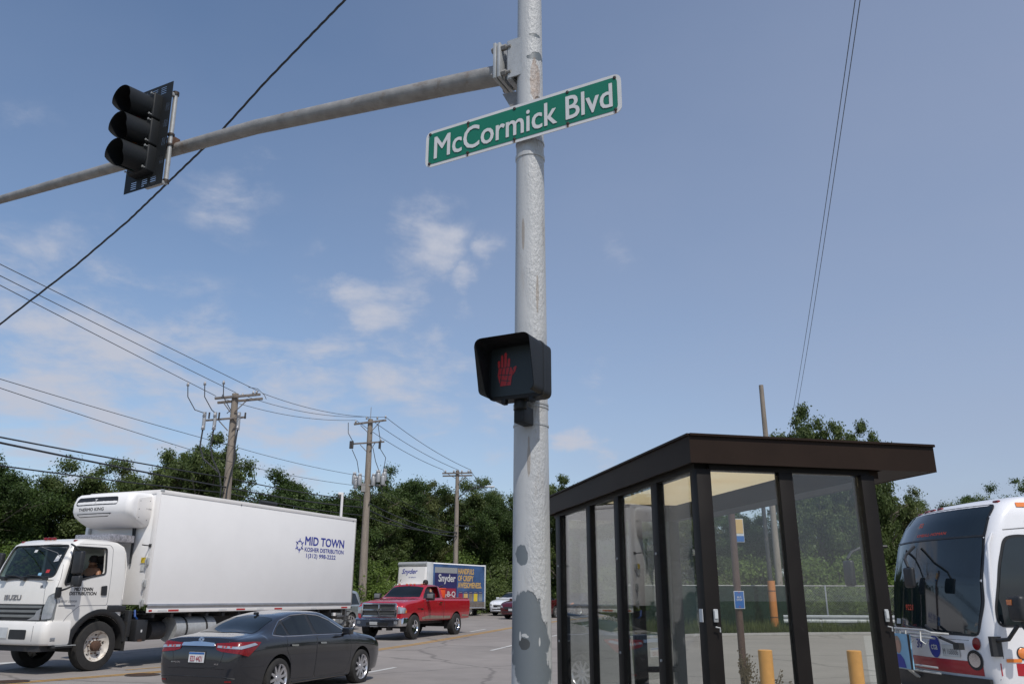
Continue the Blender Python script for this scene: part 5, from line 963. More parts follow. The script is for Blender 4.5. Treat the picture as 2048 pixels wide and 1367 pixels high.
        text('lettering', 'E23 4421', 'wrapred', pl, (-2.7, .125, .665), (0, -1, 0), TU, w=.25, h=.085, bold=.01, proj=bv, off=.024); decal('plate_frame', [(-.18, .63), (.18, .63), (.18, .825), (-.18, .825)], '-x', bv, 'black', t, .006)
        em = MB()
        for a_, b_2, cz2 in ((.052, .036, .955), (.020, .034, .957), (.038, .014, .967)): em.tube([(0, a_ * cos(q), 0 + b_2 * sin(q)) for q in np.linspace(0, 2 * pi, 25)], .0055, 6, cap=False)
        h_ = bv.ray_cast(Vector((-9, 0, 1.01)), Vector((1, 0, 0))); eo = obj('emblem', em, 'chrome', t); eo.location = h_[0] + Vector((-.012, 0, 0)); eo.rotation_euler = (0, R(12), 0)
        text('model_badge', 'XLE', 'chrome', t, (-2.7, -.38, .615), (0, -1, 0), TU, w=.09, h=.022, bold=.02, proj=bv, off=.006); text('model_badge', 'AVALON', 'chrome', t, (-2.7, .54, .635), (0, -1, 0), TU, w=.19, h=.022, bold=.02, proj=bv, off=.006)
        obj('roof_antenna', MB().box((-1.02, .0, 1.415), (.12, .05, .05)), 'black', t, bevel=.015); obj('parcel_shelf', MB().box((-1.5, 0, 1.0), (.1, .3, .02)), 'dark', t)  # the parcel shelf piece is a plain dark block
    obj('underbody', MB().box((0, 0, .25), (4.2, 1.5, .12)), 'dark', t)
    return t
cs = make_car('sedan', 'charcoal sedan seen from behind, nearest car at the lower edge', 'car', (-4.29, 16.30, -.01), hdg(.358, .934), 'sedan', rear=True, front=False, scale=.955, wstyle='multi')
hm_ = hdg(-.45, -.89)
make_car('sedan', 'dark red sedan waiting half hidden behind the signal pole', 'car', (1.25, 51.2, gz(51)), hdg(-.50, -.866), 'maroon', scale=1.02)
make_car('sedan', 'white sedan left of the dark red one near the white railing', 'car', (.30, 56.5, gz(56)), hdg(-.42, -.907), 'carwhite')
make_car('sedan', 'dark blue sedan right of the signal pole, partly behind the shelter posts', 'car', (4.6, 56.5, gz(56.5)), hdg(-.62, -.785), 'blue')
make_car('sport_utility_car', 'silver sport utility car hidden behind the rear of the white truck', 'car', (-8.35, 36.4, gz(36)), hdg(-.35, -.937), 'silver', st=SUVS, wb=1.35, suv=True)

# ------------------------------------------------------------------ red pickup
PKS = [(-3.05, .62, 1.34, 1.42, .93, .97, .92), (-3.02, .60, 1.36, 1.45, .96, 1.0, .95), (-.66, .58, 1.37, 1.46, .97, 1.0, .95), (-.62, .58, 1.37, 1.50, .97, 1.0, .90), (-.60, .58, 1.38, 1.84, .97, 1.0, .80), (-.52, .58, 1.38, 1.92, .97, 1.0, .75), (-.1, .58, 1.38, 1.955, .97, 1.0, .735), (.35, .58, 1.38, 1.93, .97, 1.0, .735), (.62, .58, 1.37, 1.80, .97, 1.0, .76), (1.12, .58, 1.36, 1.46, .96, .995, .84), (1.25, .58, 1.34, 1.42, .96, .99, .84), (1.9, .58, 1.28, 1.38, .96, .985, .80), (2.45, .58, 1.20, 1.30, .94, .97, .74), (2.60, .60, 1.12, 1.22, .92, .95, .70), (2.66, .64, 1.02, 1.12, .88, .90, .66)]
pk = thing('pickup_truck', 'red pickup truck with chrome grille and tan stripe facing the camera', 'pickup truck', (-3.81, 33.33, gz(33.3)), hdg(-.375, -.927))
bd = obj('body', carbody(PKS, 130), 'red', pk, ang=50); pb_ = bvh_of(bd)
pw = [(-.40, 1.44), (.98, 1.42), (.62, 1.72), (.40, 1.84), (-.40, 1.86)]; pwr = roundpoly(pw, .06)
for cut_ in [MB().tube([(sx, sy * .66, .42), (sx, sy * 1.2, .42)], .50, 32) for sx in (1.78, -1.78) for sy in (1, -1)] + [MB().box((-1.83, 0, 1.35), (2.26, 1.62, .8)), MB().prism(pwr, .6, 1.3), MB().prism([(.55, -.66), (1.06, -.74), (1.06, .74), (.55, .66)], 1.36, 2.1, 'z'),
  MB().rings([[(x, s * w, z) for s, w, z in ((1, .90, .75), (1, .93, 1.38), (1, .72, z2), (-1, .72, z2), (-1, .93, 1.38), (-1, .90, .75))] for x, z2 in ((-.50, 1.86), (.35, 1.87), (.62, 1.74), (.95, 1.5))])]: boolean(bd, [cut_])
decal('side_window', pwr, '-y', pb_, 'carglass', pk, .002); decal('windshield', [(.55, -.68), (1.08, -.78), (1.14, 0), (1.08, .78), (.55, .68), (.50, 0)], '+z', pb_, M['carglass'], pk, .006, rnd=.05)
decal('side_window', roundpoly([(.35, 1.43), (.96, 1.42), (.62, 1.70), (.38, 1.80)], .03), '+y', pb_, 'tint', pk, -.006)
trim('window_seal', pw, '+y', pb_, 'black', pk, .014, True, 0, rnd=.06); trim('door_seam', [(-.46, .64), (.86, .64), (1.02, .9), (1.03, 1.36), (.66, 1.76), (.42, 1.88), (-.44, 1.90)], '+y', pb_, 'black', pk, .005, True, 0, rnd=.05); trim('bed_gap', [(-.62, .62), (-.62, 1.44)], '+y', pb_, 'black', pk, .010, False, -.002)
decal('door_handle', [(-.36, 1.235), (-.14, 1.235), (-.14, 1.275), (-.36, 1.275)], '+y', pb_, 'chrome', pk, .03, thick=.015, rnd=.012)
for p_ in ([(-2.98, .60), (-2.34, .60), (-2.30, .80), (-2.98, .76)], [(-1.24, .655), (-.64, .66), (-.64, .76), (-1.22, .755)], [(-.60, .66), (.70, .68), (1.1, .66), (1.18, .74), (.66, .80), (-.60, .76)]): decal('tan_stripe', p_, '+y', pb_, 'tan', pk, .005)
text('badge', 'RAM', 'chrome', pk, (1.55, 1.2, 1.02), TL, TU, w=.2, h=.05, bold=.02, proj=pb_, off=.006); decal('engine_badge', [(1.12, 1.0), (1.30, 1.0), (1.30, 1.06), (1.12, 1.06)], '+y', pb_, 'chrome', pk, .006, rnd=.02)
gs = MB(); 
def slab(poly, x0, x1): return MB().prism(poly, x0, x1, 'x')
obj('grille_backing', slab([(-.66, .80), (.66, .80), (.68, 1.20), (-.68, 1.20)], 2.60, 2.67), 'black', pk)
for z_ in (.84, .89, .94, 1.06, 1.11, 1.16): obj('grille_mesh_bar', MB().box((2.675, 0, z_), (.012, 1.26, .012)), 'greylou', pk)
sur = MB()
for poly in ([(-.72, .76), (.72, .76), (.70, .82), (-.70, .82)], [(-.72, 1.19), (.72, 1.19), (.68, 1.25), (-.68, 1.25)], [(-.75, .77), (-.66, .77), (-.66, 1.22), (-.73, 1.22)], [(.66, .77), (.75, .77), (.73, 1.22), (.66, 1.22)], [(-.028, .8), (.028, .8), (.028, 1.2), (-.028, 1.2)], [(-.68, .985), (.68, .985), (.68, 1.025), (-.68, 1.025)]): sur.prism(poly, 2.63, 2.705, 'x')
obj('grille_surround', sur, 'chrome', pk, bevel=.008)
obj('ram_emblem', MB().prism(roundpoly([(-.06, .96), (0, .925), (.06, .96), (.075, 1.04), (.03, 1.06), (0, 1.035), (-.03, 1.06), (-.075, 1.04)], .02), 2.70, 2.72, 'x'), 'chrome', pk)
bq = ringloft([(.42, 2.4, 2.74, .92, .14, .02, .04), (.46, 2.4, 2.80, 1.0, .14, .02, .04), (.68, 2.3, 2.82, 1.02, .14, .02, .04), (.745, 2.3, 2.74, 1.0, .14, .02, .04)]); bo = obj('bumper', bq, 'chrome', pk, ang=50); bqv = bvh_of(bo)
decal('bumper_intake', [(-.62, .655), (.62, .655), (.58, .72), (-.58, .72)], '+x', bqv, 'black', bo, .006); decal('bumper_intake', [(-.45, .47), (.45, .47), (.45, .58), (-.45, .58)], '+x', bqv, 'black', bo, .006, rnd=.02)
decal('number_plate', [(-.30, .44), (.02, .44), (.02, .60), (-.30, .60)], '+x', bqv, 'lgrey', bo, .014, thick=.008)
for s_ in (1, -1):
    decal('fog_lamp', [(s_ * .70, .53), (s_ * .84, .53), (s_ * .84, .63), (s_ * .70, .63)], '+x', bqv, 'lens', bo, .008, rnd=.02)
    decal('headlight', [(s_ * .765, .88), (s_ * .93, .90), (s_ * .93, 1.04), (s_ * .90, 1.10), (s_ * .765, 1.13)], '+x', pb_, 'lens', pk, .02, rnd=.02, cell=.05); decal('headlight', [(2.62, .89), (2.42, .92), (2.40, 1.0), (2.46, 1.08), (2.62, 1.10)], '+y' if s_ > 0 else '-y', pb_, 'lens', pk, .012, rnd=.02, cell=.05); decal('side_marker', [(2.48, .90), (2.40, .92), (2.39, 1.0), (2.47, 1.0)], '+y' if s_ > 0 else '-y', pb_, 'amber', pk, .02, cell=.05)
    mo = obj('mirror', MB().box((.88, s_ * 1.17, 1.47), (.15, .30, .26)), 'black', pk, bevel=.05, seg=3); obj('mirror_arm', MB().box((.86, s_ * 1.02, 1.40), (.08, .14, .07)), 'black', mo); obj('mirror_cap', MB().box((.96, s_ * 1.17, 1.50), (.02, .24, .16)), 'greylou', mo, bevel=.02)
    for sx in (1.78, -1.78): wheel(pk, sx, s_ * 1.02, .42, .42, .28, .235, 'five', s_, 'chrome')
obj('rear_bumper', MB().box((-3.12, 0, .72), (.16, 1.9, .2)), 'chrome', pk, bevel=.03); obj('chassis', MB().box((0, 0, .56), (5.2, 1.1, .16)).box((1.78, 0, .42), (.16, 1.6, .14)).box((-1.78, 0, .42), (.2, 1.6, .2)).box((2.4, -.25, .42), (.3, .1, .1)).box((2.4, .3, .36), (.2, .16, .12)), 'chassis', pk)
for sy in (1, -1):
    for sx in (1.78, -1.78): obj('wheel_well', MB().rings([[(sx + .49 * cos(a), sy * y_, .42 + .49 * sin(a)) for y_ in (.66, .95)] for a in np.linspace(R(-20), R(200), 22)], cap=False, closed=False), 'dark', pk)
for y_ in (-.5, -.17, 0, .17, .5): obj('roof_marker', MB().box((.40, y_, 1.945), (.10, .06, .03)), 'amber', pk, bevel=.01)
obj('seat', MB().box((.1, 0, 1.05), (.5, 1.6, .2)).box((-.22, .42, 1.4), (.14, .5, .7)).box((-.22, -.42, 1.4), (.14, .5, .7)), 'seatm', pk, bevel=.04); obj('wiper', MB().tube([(1.1, .5, 1.44), (.98, -.1, 1.52)], .012, 5).tube([(1.1, -.2, 1.47), (.98, -.7, 1.5)], .012, 5), 'black', pk)
person('person', 'driver in a dark shirt at the open window of the red pickup', inside(pk, .05, .48, gz(33.3) + 1.12, 0), pk.rotation_euler[2], SIT)
def inpk(x, y, z): return inside(pk, x, y, z + 0, 0)
o = thing('tool_crate', 'orange plastic crate standing in the pickup bed just behind the cab', 'crate', inpk(-1.05, .45, 1.12), pk.rotation_euler[2]); obj('crate_body', MB().box((0, 0, .33), (.50, .5, .66)), 'orange', o, bevel=.03); obj('crate_lid', MB().box((0, 0, .67), (.54, .54, .04)), 'orange', o, bevel=.01)
o = thing('cable_coil', 'tangled coil of black hose piled above the pickup bed', 'hose', inpk(-1.0, .1, 1.55), pk.rotation_euler[2]); cm_ = MB()
for k in range(9):
    r_ = random.uniform(.25, .5); cx2, cy2 = random.uniform(-.2, .2), random.uniform(-.2, .2); tl_ = random.uniform(-.5, .5); cm_.tube([(cx2 + r_ * cos(a) , cy2 + r_ * .6 * sin(a), .22 + r_ * .35 * sin(a + tl_ * 3) + tl_ * .1) for a in np.linspace(0, 2 * pi, 20)], .018, 5, cap=False)
obj('hose_loops', cm_, 'wire', o); obj('reel_stand', MB().box((0, .0, -.1), (.4, .4, .5)), 'chassis', o, bevel=.03)
o = thing('cable_reel', 'white cable reel lying in the pickup bed right of the orange crate', 'reel', inpk(-1.65, .45, 1.25), pk.rotation_euler[2] + .4); obj('reel_flange', MB().lathe([(.001, -.04), (.27, -.04), (.29, 0), (.27, .04), (.001, .04)], (0, 0, .18), 'y', 24), 'white', o, ang=50); obj('reel_core', MB().lathe([(.12, -.09), (.12, .09), (.001, .09)], (0, 0, .18), 'y', 16), 'greylou', o)

# ------------------------------------------------------------------ snack delivery truck
sy_ = thing('delivery_truck', 'snack delivery truck with blue printed side and white front fairing behind the pickup', 'truck', (-5.93, 50.6, gz(50.5)), hdg(-.525, -.851))
obj('cargo_box', MB().box((-3.1, 0, 1.86), (6.2, 2.3, 2.70)), 'boxwhite', sy_, bevel=.05, seg=3)
fr = ringloft([(1.6, -.3, .34, 1.08, .15, .05, .06), (2.4, -.3, .26, 1.10, .15, .05, .06), (2.95, -.3, .20, 1.12, .15, .05, .06)]); fo = obj('front_fairing', fr, 'white', sy_, ang=50); fb_ = bvh_of(fo)
obj('front_cap', MB().tube([(.06, -1.08, 3.10), (.06, 1.08, 3.10)], .14, 18), 'galvc', sy_); obj('corner_cap', MB().box((-.18, 1.10, 1.86), (.55, .14, 2.72)), 'lgrey', sy_, bevel=.05)
text('lettering', 'Snyder', 'bluetext', fo, (.9, -.72, 2.46), (0, 1, 0), TU, w=1.2, h=.36, bold=.02, shear=.25, proj=fb_, off=.008); text('lettering', 'OF BERLIN', 'bluetext', fo, (.9, -.15, 2.30), (0, 1, 0), TU, w=.55, h=.07, proj=fb_, off=.008)
YS = 1.152
def panel(name, x0, x1, z0, z1, mat, y=YS, t=.006, par=sy_): return obj(name, MB().box(((x0 + x1) / 2, y, (z0 + z1) / 2), (abs(x1 - x0), t, z1 - z0)), mat, par, smooth=False)
wp = panel('printed_side', -6.08, -.45, .92, 3.14, 'wrapblue'); panel('bag_picture', -2.95, -.62, .95, 2.62, 'wrapnavy', 1.158, .006, wp); panel('bag_picture', -2.85, -.75, .95, 1.72, 'wrapred', 1.163, .006, wp); panel('bag_top', -2.95, -.62, 2.62, 2.95, 'galvc', 1.160, .01, wp); bk = panel('aluminium_skirt', -6.1, -.45, .58, .86, 'wrapblue', 1.15); panel('kick_panel', -6.1, -2.6, .60, .92, 'woodarm', 1.156)
text('lettering', 'Snyder', 'signwhite', wp, (-1.0, 1.166, 1.98), TL, TU, w=1.75, h=.56, bold=.03); text('lettering', 'BAR-B-Q', 'signwhite', wp, (-.82, 1.170, 1.18), TL, TU, w=1.95, h=.36, bold=.03)
for i, (s_, w_) in enumerate((('HANDFULS', 1.75), ('OF CRISPY', 1.70), ('AWESOMENESS.', 2.65))): text('lettering', s_, 'wrapgold', wp, (-3.05, 1.157, 2.60 - i * .42), TL, TU, w=w_, h=.33, bold=.04)
for i, m_ in enumerate(('wrapred', 'wrapgold', 'tan', 'yellowlab', 'silver')):
    xx = -3.15 - i * .56; b_3 = panel('bag_picture', xx - .44, xx, .95, 1.42, m_, 1.160, .006, wp); panel('bag_top', xx - .44, xx, 1.42, 1.56, 'wrapnavy', 1.160, .006, wp); text('lettering', 'Snyder', 'signwhite', wp, (xx - .06, 1.166, 1.455), TL, TU, w=.32, h=.08)
obj('rear_frame', MB().box((-6.16, 0, 1.86), (.10, 2.34, 2.74)), 'lgrey', sy_, bevel=.01); obj('undercarriage', MB().box((-3.0, 0, .48), (6.2, 1.7, .16)).box((-6.2, 0, .46), (.5, 2.2, .12)).box((-6.2, .0, .25), (.06, 1.0, .4)), 'chassis', sy_)
cbm = ringloft([(.45, -.1, 2.4, .95, .18, .05, .06), (1.05, -.1, 2.42, .98, .18, .05, .06), (1.25, -.1, 1.5, .98, .15, .05, .06), (1.8, -.1, 1.0, .90, .12, .05, .06), (1.95, -.1, .8, .82, .12, .05, .05)]); cbo = obj('cab', cbm, 'white', sy_, ang=45)
for s_ in (1, -1):
    for x_ in (1.55, -4.7): wheel(sy_, x_, s_ * 1.0, .40, .40, .26, .22, 'five', s_, 'rim')

# ------------------------------------------------------------------ transit bus (far side of the lot)
bs = thing('transit_bus', 'white and red transit bus with curved windshield and front bicycle rack', 'bus', (6.91, 11.8, 0), hdg(-.997, -.08))
lv = []
for z, xf, w, rf, bow in ((.30, .36, 1.24, .2, .16), (.42, .42, 1.29, .2, .18), (.95, .44, 1.30, .22, .20), (1.25, .43, 1.30, .22, .22), (1.9, .36, 1.30, .20, .25), (2.5, .22, 1.28, .18, .28), (2.80, .06, 1.26, .18, .28), (2.98, -.10, 1.22, .18, .28), (3.07, -.30, 1.12, .2, .26), (3.12, -.6, .95, .2, .2), (3.14, -.9, .7, .2, .1)): lv.append((z, -12.0, xf, w, rf, .1, bow))
bmsh = MB(); q_ = ringloft(lv, nf=16); bmsh.v = [(x, y - 1.3, z) for x, y, z in q_.v]; bmsh.f = q_.f
bb_ = obj('body', bmsh, 'buswhite', bs, ang=50); bv = bvh_of(bb_)
yb = lambda y: y - 1.3
ws = [(yb(-1.10), 1.22), (yb(1.06), 1.16), (yb(1.17), 1.6), (yb(1.13), 2.5), (yb(1.06), 2.96), (yb(-1.08), 2.96), (yb(-1.16), 2.5), (yb(-1.16), 1.5)]
decal('windshield_gasket', [(y + (.03 if y > -1.3 else -.03), z + (.03 if z > 2 else -.03)) for y, z in ws], '+x', bv, 'black', bs, .006, rnd=.12, cell=.1)
decal('windshield', [(y, z) for y, z in [(yb(-1.10), 1.22), (yb(1.06), 1.16), (yb(1.15), 1.6), (yb(1.125), 2.50), (yb(-1.155), 2.50), (yb(-1.155), 1.5)]], '+x', bv, M['busglass'], bs, .012, rnd=.05, cell=.08)
decal('destination_window', [(yb(-1.15), 2.53), (yb(1.12), 2.53), (yb(1.05), 2.95), (yb(-1.07), 2.95)], '+x', bv, M['busglass'], bs, .012, rnd=.04, cell=.08)
decal('gasket_bar', [(yb(-1.16), 2.505), (yb(1.13), 2.505), (yb(1.13), 2.53), (yb(-1.16), 2.53)], '+x', bv, 'black', bs, .018, cell=.1)
text('destination_text', 'KIMBALL-HOMAN', 'ledorange', bs, (1.0, yb(-.30), 2.585), (0, 1, 0), TU, w=.75, h=.045, bold=-.02, proj=bv, off=.016)
text('destination_text', '82', 'ledorange', bs, (1.0, yb(-.35), 2.74), (0, 1, 0), TU, w=.13, h=.07, bold=-.03, proj=bv, off=.016)
text('run_number', '9221', 'ledorange', bs, (1.0, yb(-.56), 1.47), (0, 1, 0), TU, w=.26, h=.085, bold=-.01, proj=bv, off=.016)
for p_ in ([(yb(-1.0), 1.25), (yb(-.8), 1.25), (yb(-.8), 1.33), (yb(-1.0), 1.33)],): decal('dash_notice', p_, '+x', bv, 'lgrey', bs, .015)
for y_ in (-1.12, -.62, -.38, -.14, .98):
    h_ = bv.ray_cast(Vector((9, yb(y_), 3.025)), Vector((-1, 0, 0))); o = obj('roof_marker', MB().box((0, 0, 0), (.05, .12, .05)), 'redlens', bs, bevel=.012); o.location = h_[0]
for y0, y1, z0, z1, m_, dz_ in ((-1.3, .02, .62, .80, 'busred', .0),): 
    decal('red_band', [(yb(-1.08), .62), (yb(1.08), .62), (yb(1.08), .80), (yb(-1.08), .80)], '+x', bv, 'busred', bs, .005, cell=.1); decal('red_band', [(.18, .64), (-11.8, .64), (-11.8, .80), (.18, .80)], '+y', bv, 'busred', bs, .005, cell=.3)
decal('front_bumper', [(yb(-1.2), .32), (yb(1.2), .32), (yb(1.2), .59), (yb(-1.2), .59)], '+x', bv, 'black', bs, .03, cell=.1, thick=.04); decal('lower_skirt', [(.2, .32), (-11.8, .32), (-11.8, .60), (.2, .60)], '+y', bv, 'greytext', bs, .006, cell=.5)
dw = [(.10, 1.30), (-1.25, 1.30), (-1.25, 2.42), (-.40, 2.50), (-.20, 2.46), (-.06, 2.1), (.10, 1.5)]
decal('window_gasket', [(.13, 1.27), (-1.28, 1.27), (-1.28, 2.46), (-.40, 2.54), (-.17, 2.50), (-.02, 2.1), (.13, 1.5)], '+y', bv, 'black', bs, .006, rnd=.12); decal('driver_window', dw, '+y', bv, M['busglass'], bs, .012, rnd=.10)
decal('side_window', [(-.62, 2.52), (-11.4, 2.52), (-11.4, 2.74), (-.55, 2.74)], '+y', bv, 'black', bs, .008, rnd=.04, cell=.4)
for k in range(7): decal('side_window', [(-1.5 - k * 1.4, 1.30), (-2.8 - k * 1.4, 1.30), (-2.8 - k * 1.4, 2.45), (-1.5 - k * 1.4, 2.45)], '+y', bv, 'carglass', bs, .012, rnd=.06, cell=.5)
trim('panel_seam', [(.12, 1.15), (.13, .86)], '+y', bv, 'greytext', bs, .005, False, 0); trim('roof_seam', [(-.2, 2.60), (-.9, 2.66), (-3, 2.68)], '+y', bv, 'greytext', bs, .008, False, 0)
obj('pillar_cover', MB().tube([(.16, -.045, 1.0), (.13, -.03, 1.8), (.05, -.035, 2.4), (-.04, -.05, 2.55)], .02, 8), 'buswhite', bs)
for x_, z_, r_, m_ in ((-.15, .93, .07, 'amber'),):
    h_ = bv.ray_cast(Vector((x_, 3, z_)), Vector((0, -1, 0))); obj('turn_signal', MB().lathe([(r_, 0), (r_, .012), (r_ * .8, .022), (.001, .026)], tuple(h_[0]), 'y', 24), m_, bs); obj('signal_bezel', MB().lathe([(r_ * 1.2, 0), (r_ * 1.2, .010), (r_, .012)], tuple(h_[0]), 'y', 24), 'black', bs)
decal('side_marker', [(.10, .815), (-.12, .815), (-.12, .86), (.10, .86)], '+y', bv, 'amber', bs, .012, rnd=.01); decal('fleet_badge', [(-.22, .83), (-.44, .83), (-.44, .88), (-.22, .88)], '+y', bv, 'greytext', bs, .008); decal('roof_marker', [(-.50, 2.93), (-.80, 2.93), (-.80, 2.99), (-.50, 2.99)], '+y', bv, 'amber', bs, .012, rnd=.01)
def disc(name, y, z, r, m_, off=.012, sq=1.0): return decal(name, [(yb(y) + r * cos(a), z + r * sq * sin(a)) for a in np.linspace(0, 2 * pi, 20)[:-1]], '+x', bv, m_, bs, off, cell=.1)
disc('headlight_bezel', .97, .82, .135, 'black', .010); disc('headlight', .97, .82, .095, 'chrome', .02); disc('headlight_bezel', -.97, .82, .135, 'black', .010); disc('headlight', -.97, .82, .095, 'chrome', .02); disc('turn_signal', 1.03, 1.04, .07, 'redlens', .012, 1.2)
disc('agency_roundel', .20, .96, .13, 'bluetext', .010, 1.2); text('lettering', 'cta', 'signwhite', bs, (1.2, yb(.125), .92), (0, 1, 0), TU, w=.15, h=.075, bold=.02, proj=bv, off=.014)
pl = decal('number_plate', [(yb(.38), .84), (yb(.72), .84), (yb(.72), 1.0), (yb(.38), 1.0)], '+x', bv, 'lgrey', bs, .014, thick=.006); text('lettering', 'M 168886', 'greytext', pl, (1.2, yb(.40), .87), (0, 1, 0), TU, w=.30, h=.08, bold=.01, proj=bv, off=.02)
text('lettering', '39', 'bluetext', bs, (1.2, yb(-.28), .92), (0, 1, 0), TU, w=.16, h=.13, bold=.01, proj=bv, off=.008)
for z_ in (1.14, 1.08): trim('cowl_seam', [(yb(-1.0), z_), (yb(.9), z_)], '+x', bv, 'greytext', bs, .004, False, 0)
obj('wiper', MB().tube([(.50, yb(.86), 1.02), (.54, yb(.55), 1.10), (.56, yb(.25), 1.26)], .022, 8).tube([(.58, yb(.4), 1.18), (.57, yb(-.3), 1.24)], .014, 6).box((.49, yb(.88), 1.0), (.08, .14, .09)), 'black', bs)
obj('wiper', MB().tube([(.55, yb(-.3), 1.05), (.57, yb(-.6), 1.2), (.55, yb(-.95), 1.3)], .018, 8), 'black', bs)
m1 = obj('mirror', MB().box((.98, yb(-1.10), 2.05), (.10, .26, .42)), 'black', bs, bevel=.04, seg=3); obj('mirror_arm', MB().tube([(.2, yb(-1.2), 2.50), (.6, yb(-1.25), 2.50), (.85, yb(-1.2), 2.40), (.98, yb(-1.12), 2.28)], .025, 8), 'black', m1)
m1 = obj('mirror', MB().box((.74, yb(.30), 1.95), (.07, .24, .30)), 'black', bs, bevel=.05, seg=3); obj('mirror_arm', MB().tube([(.3, yb(-.2), 2.44), (.55, yb(-.05), 2.30), (.72, yb(.2), 2.22), (.74, yb(.3), 2.1)], .022, 8), 'black', m1)
m1 = obj('mirror', MB().box((.02, .30, 1.52), (.12, .28, .34)), 'black', bs, bevel=.05, seg=3); obj('mirror_arm', MB().tube([(.20, .03, 1.10), (.14, .18, 1.12), (.06, .30, 1.30)], .028, 8).box((.22, .0, 1.02), (.14, .06, .26)), 'black', m1); obj('mirror_lower', MB().lathe([(.001, .02), (.09, .01), (.11, -.03), (.10, -.07), (.001, -.08)], (-.02, .36, 1.32), 'x', 20), 'black', m1); obj('mirror_sticker', MB().box((.085, .24, 1.60), (.008, .10, .07)), 'amber', m1)
for s_, yy in ((1, -.0), (-1, -2.6)):
    wheel(bs, -2.4, yy - s_ * .02, .50, .50, .3, .3, 'truck', s_, 'rim'); wheel(bs, -8.6, yy - s_ * .02, .50, .50, .3, .3, 'truck', s_, 'rim')
_yb = yb
yb = lambda y: _yb(y + .45)
rk = obj('bike_rack', MB().tube([(.55, yb(-1.2), 1.18), (.74, yb(-1.2), 1.20), (.76, yb(.08), 1.20), (.72, yb(.16), 1.17), (.45, yb(.16), 1.15)], .018, 8), 'galvc', bs)
for z_, x_ in ((1.10, .72), (1.14, .64), (.62, .70), (.70, .74)): obj('rack_tube', MB().tube([(x_ - .1, yb(-1.15), z_), (x_, yb(-.9), z_), (x_, yb(.0), z_), (x_ - .08, yb(.12), z_ - .01)], .014, 8), 'galvc', rk)
for y_ in (-1.3, -.72, -.66): obj('rack_strut', MB().tube([(.5, yb(y_), .50), (.66, yb(y_), .62), (.74, yb(y_), 1.18)], .018, 8), 'galvc', rk)
for y_ in (-.5, -.1): obj('rack_hook', MB().tube([(.72, yb(y_), 1.2), (.76, yb(y_) + .05, 1.05), (.72, yb(y_) + .1, 1.0), (.68, yb(y_) + .12, 1.06)], .012, 6), 'galvc', rk)
_y2 = yb
yb = lambda y: _y2(y + .42)
ad = obj('advert_panel', MB().box((.78, yb(-1.02), .88), (.02, .60, .50)), 'skyblue', rk); XP = .792
def adp(name, poly, mat, x): obj(name, MB().add([(x, yb(y), z) for y, z in poly], [tuple(range(len(poly)))]), mat, ad, smooth=False)
el = lambda cy, cz_, a, b, n=20: [(cy + a * cos(q), cz_ + b * sin(q)) for q in np.linspace(0, 2 * pi, n)[:-1]]
adp('printed_hair', el(-1.08, .97, .105, .125), 'tan', XP); adp('printed_face', el(-1.07, .94, .075, .10), pm('print_skin', (.42, .25, .18), .5), XP + .002); adp('printed_jacket', [(-1.26, .64), (-.90, .64), (-.94, .76), (-1.03, .83), (-1.12, .83), (-1.22, .76)], 'bluetext', XP + .001); adp('dark_margin', [(-.78, .63), (-.72, .63), (-.72, 1.13), (-.78, 1.13)], 'black', XP)

# ------------------------------------------------------------------ vegetation
def leafmesh(name, C, Rr, n, size, mat, flat=.75, vert=.15):
    """n small leaf faces spread through blobs: C centres, Rr radii"""
    C = np.array(C, float); Rr = np.array(Rr, float); w = Rr ** 2; k = rng.choice(len(C), n, p=w / w.sum())
    d = rng.normal(size=(n, 3)); d /= np.linalg.norm(d, axis=1)[:, None]; rad = Rr[k] * rng.random(n) ** .5 * (1.1 + .34 * rng.normal(size=n))
    P = C[k] + d * rad[:, None] * np.array([1, 1, flat])
    nrm = d + rng.normal(size=(n, 3)) * .7 + np.array([0, 0, .35]); nrm /= np.linalg.norm(nrm, axis=1)[:, None]
    a = np.cross(nrm, rng.normal(size=(n, 3))); a /= np.linalg.norm(a, axis=1)[:, None]; b = np.cross(nrm, a)
    s = size * (.6 + .8 * rng.random(n))[:, None]; V = np.empty((n, 4, 3)); V[:, 0] = P - a * s * .6; V[:, 1] = P - b * s * .34; V[:, 2] = P + a * s * .6; V[:, 3] = P + b * s * .34
    me = bpy.data.meshes.new(name); me.vertices.add(4 * n); me.vertices.foreach_set('co', V.ravel()); me.loops.add(4 * n); me.loops.foreach_set('vertex_index', np.arange(4 * n)); me.polygons.add(n); me.polygons.foreach_set('loop_start', np.arange(0, 4 * n, 4)); me.update(calc_edges=True); me.materials.append(mat); return me
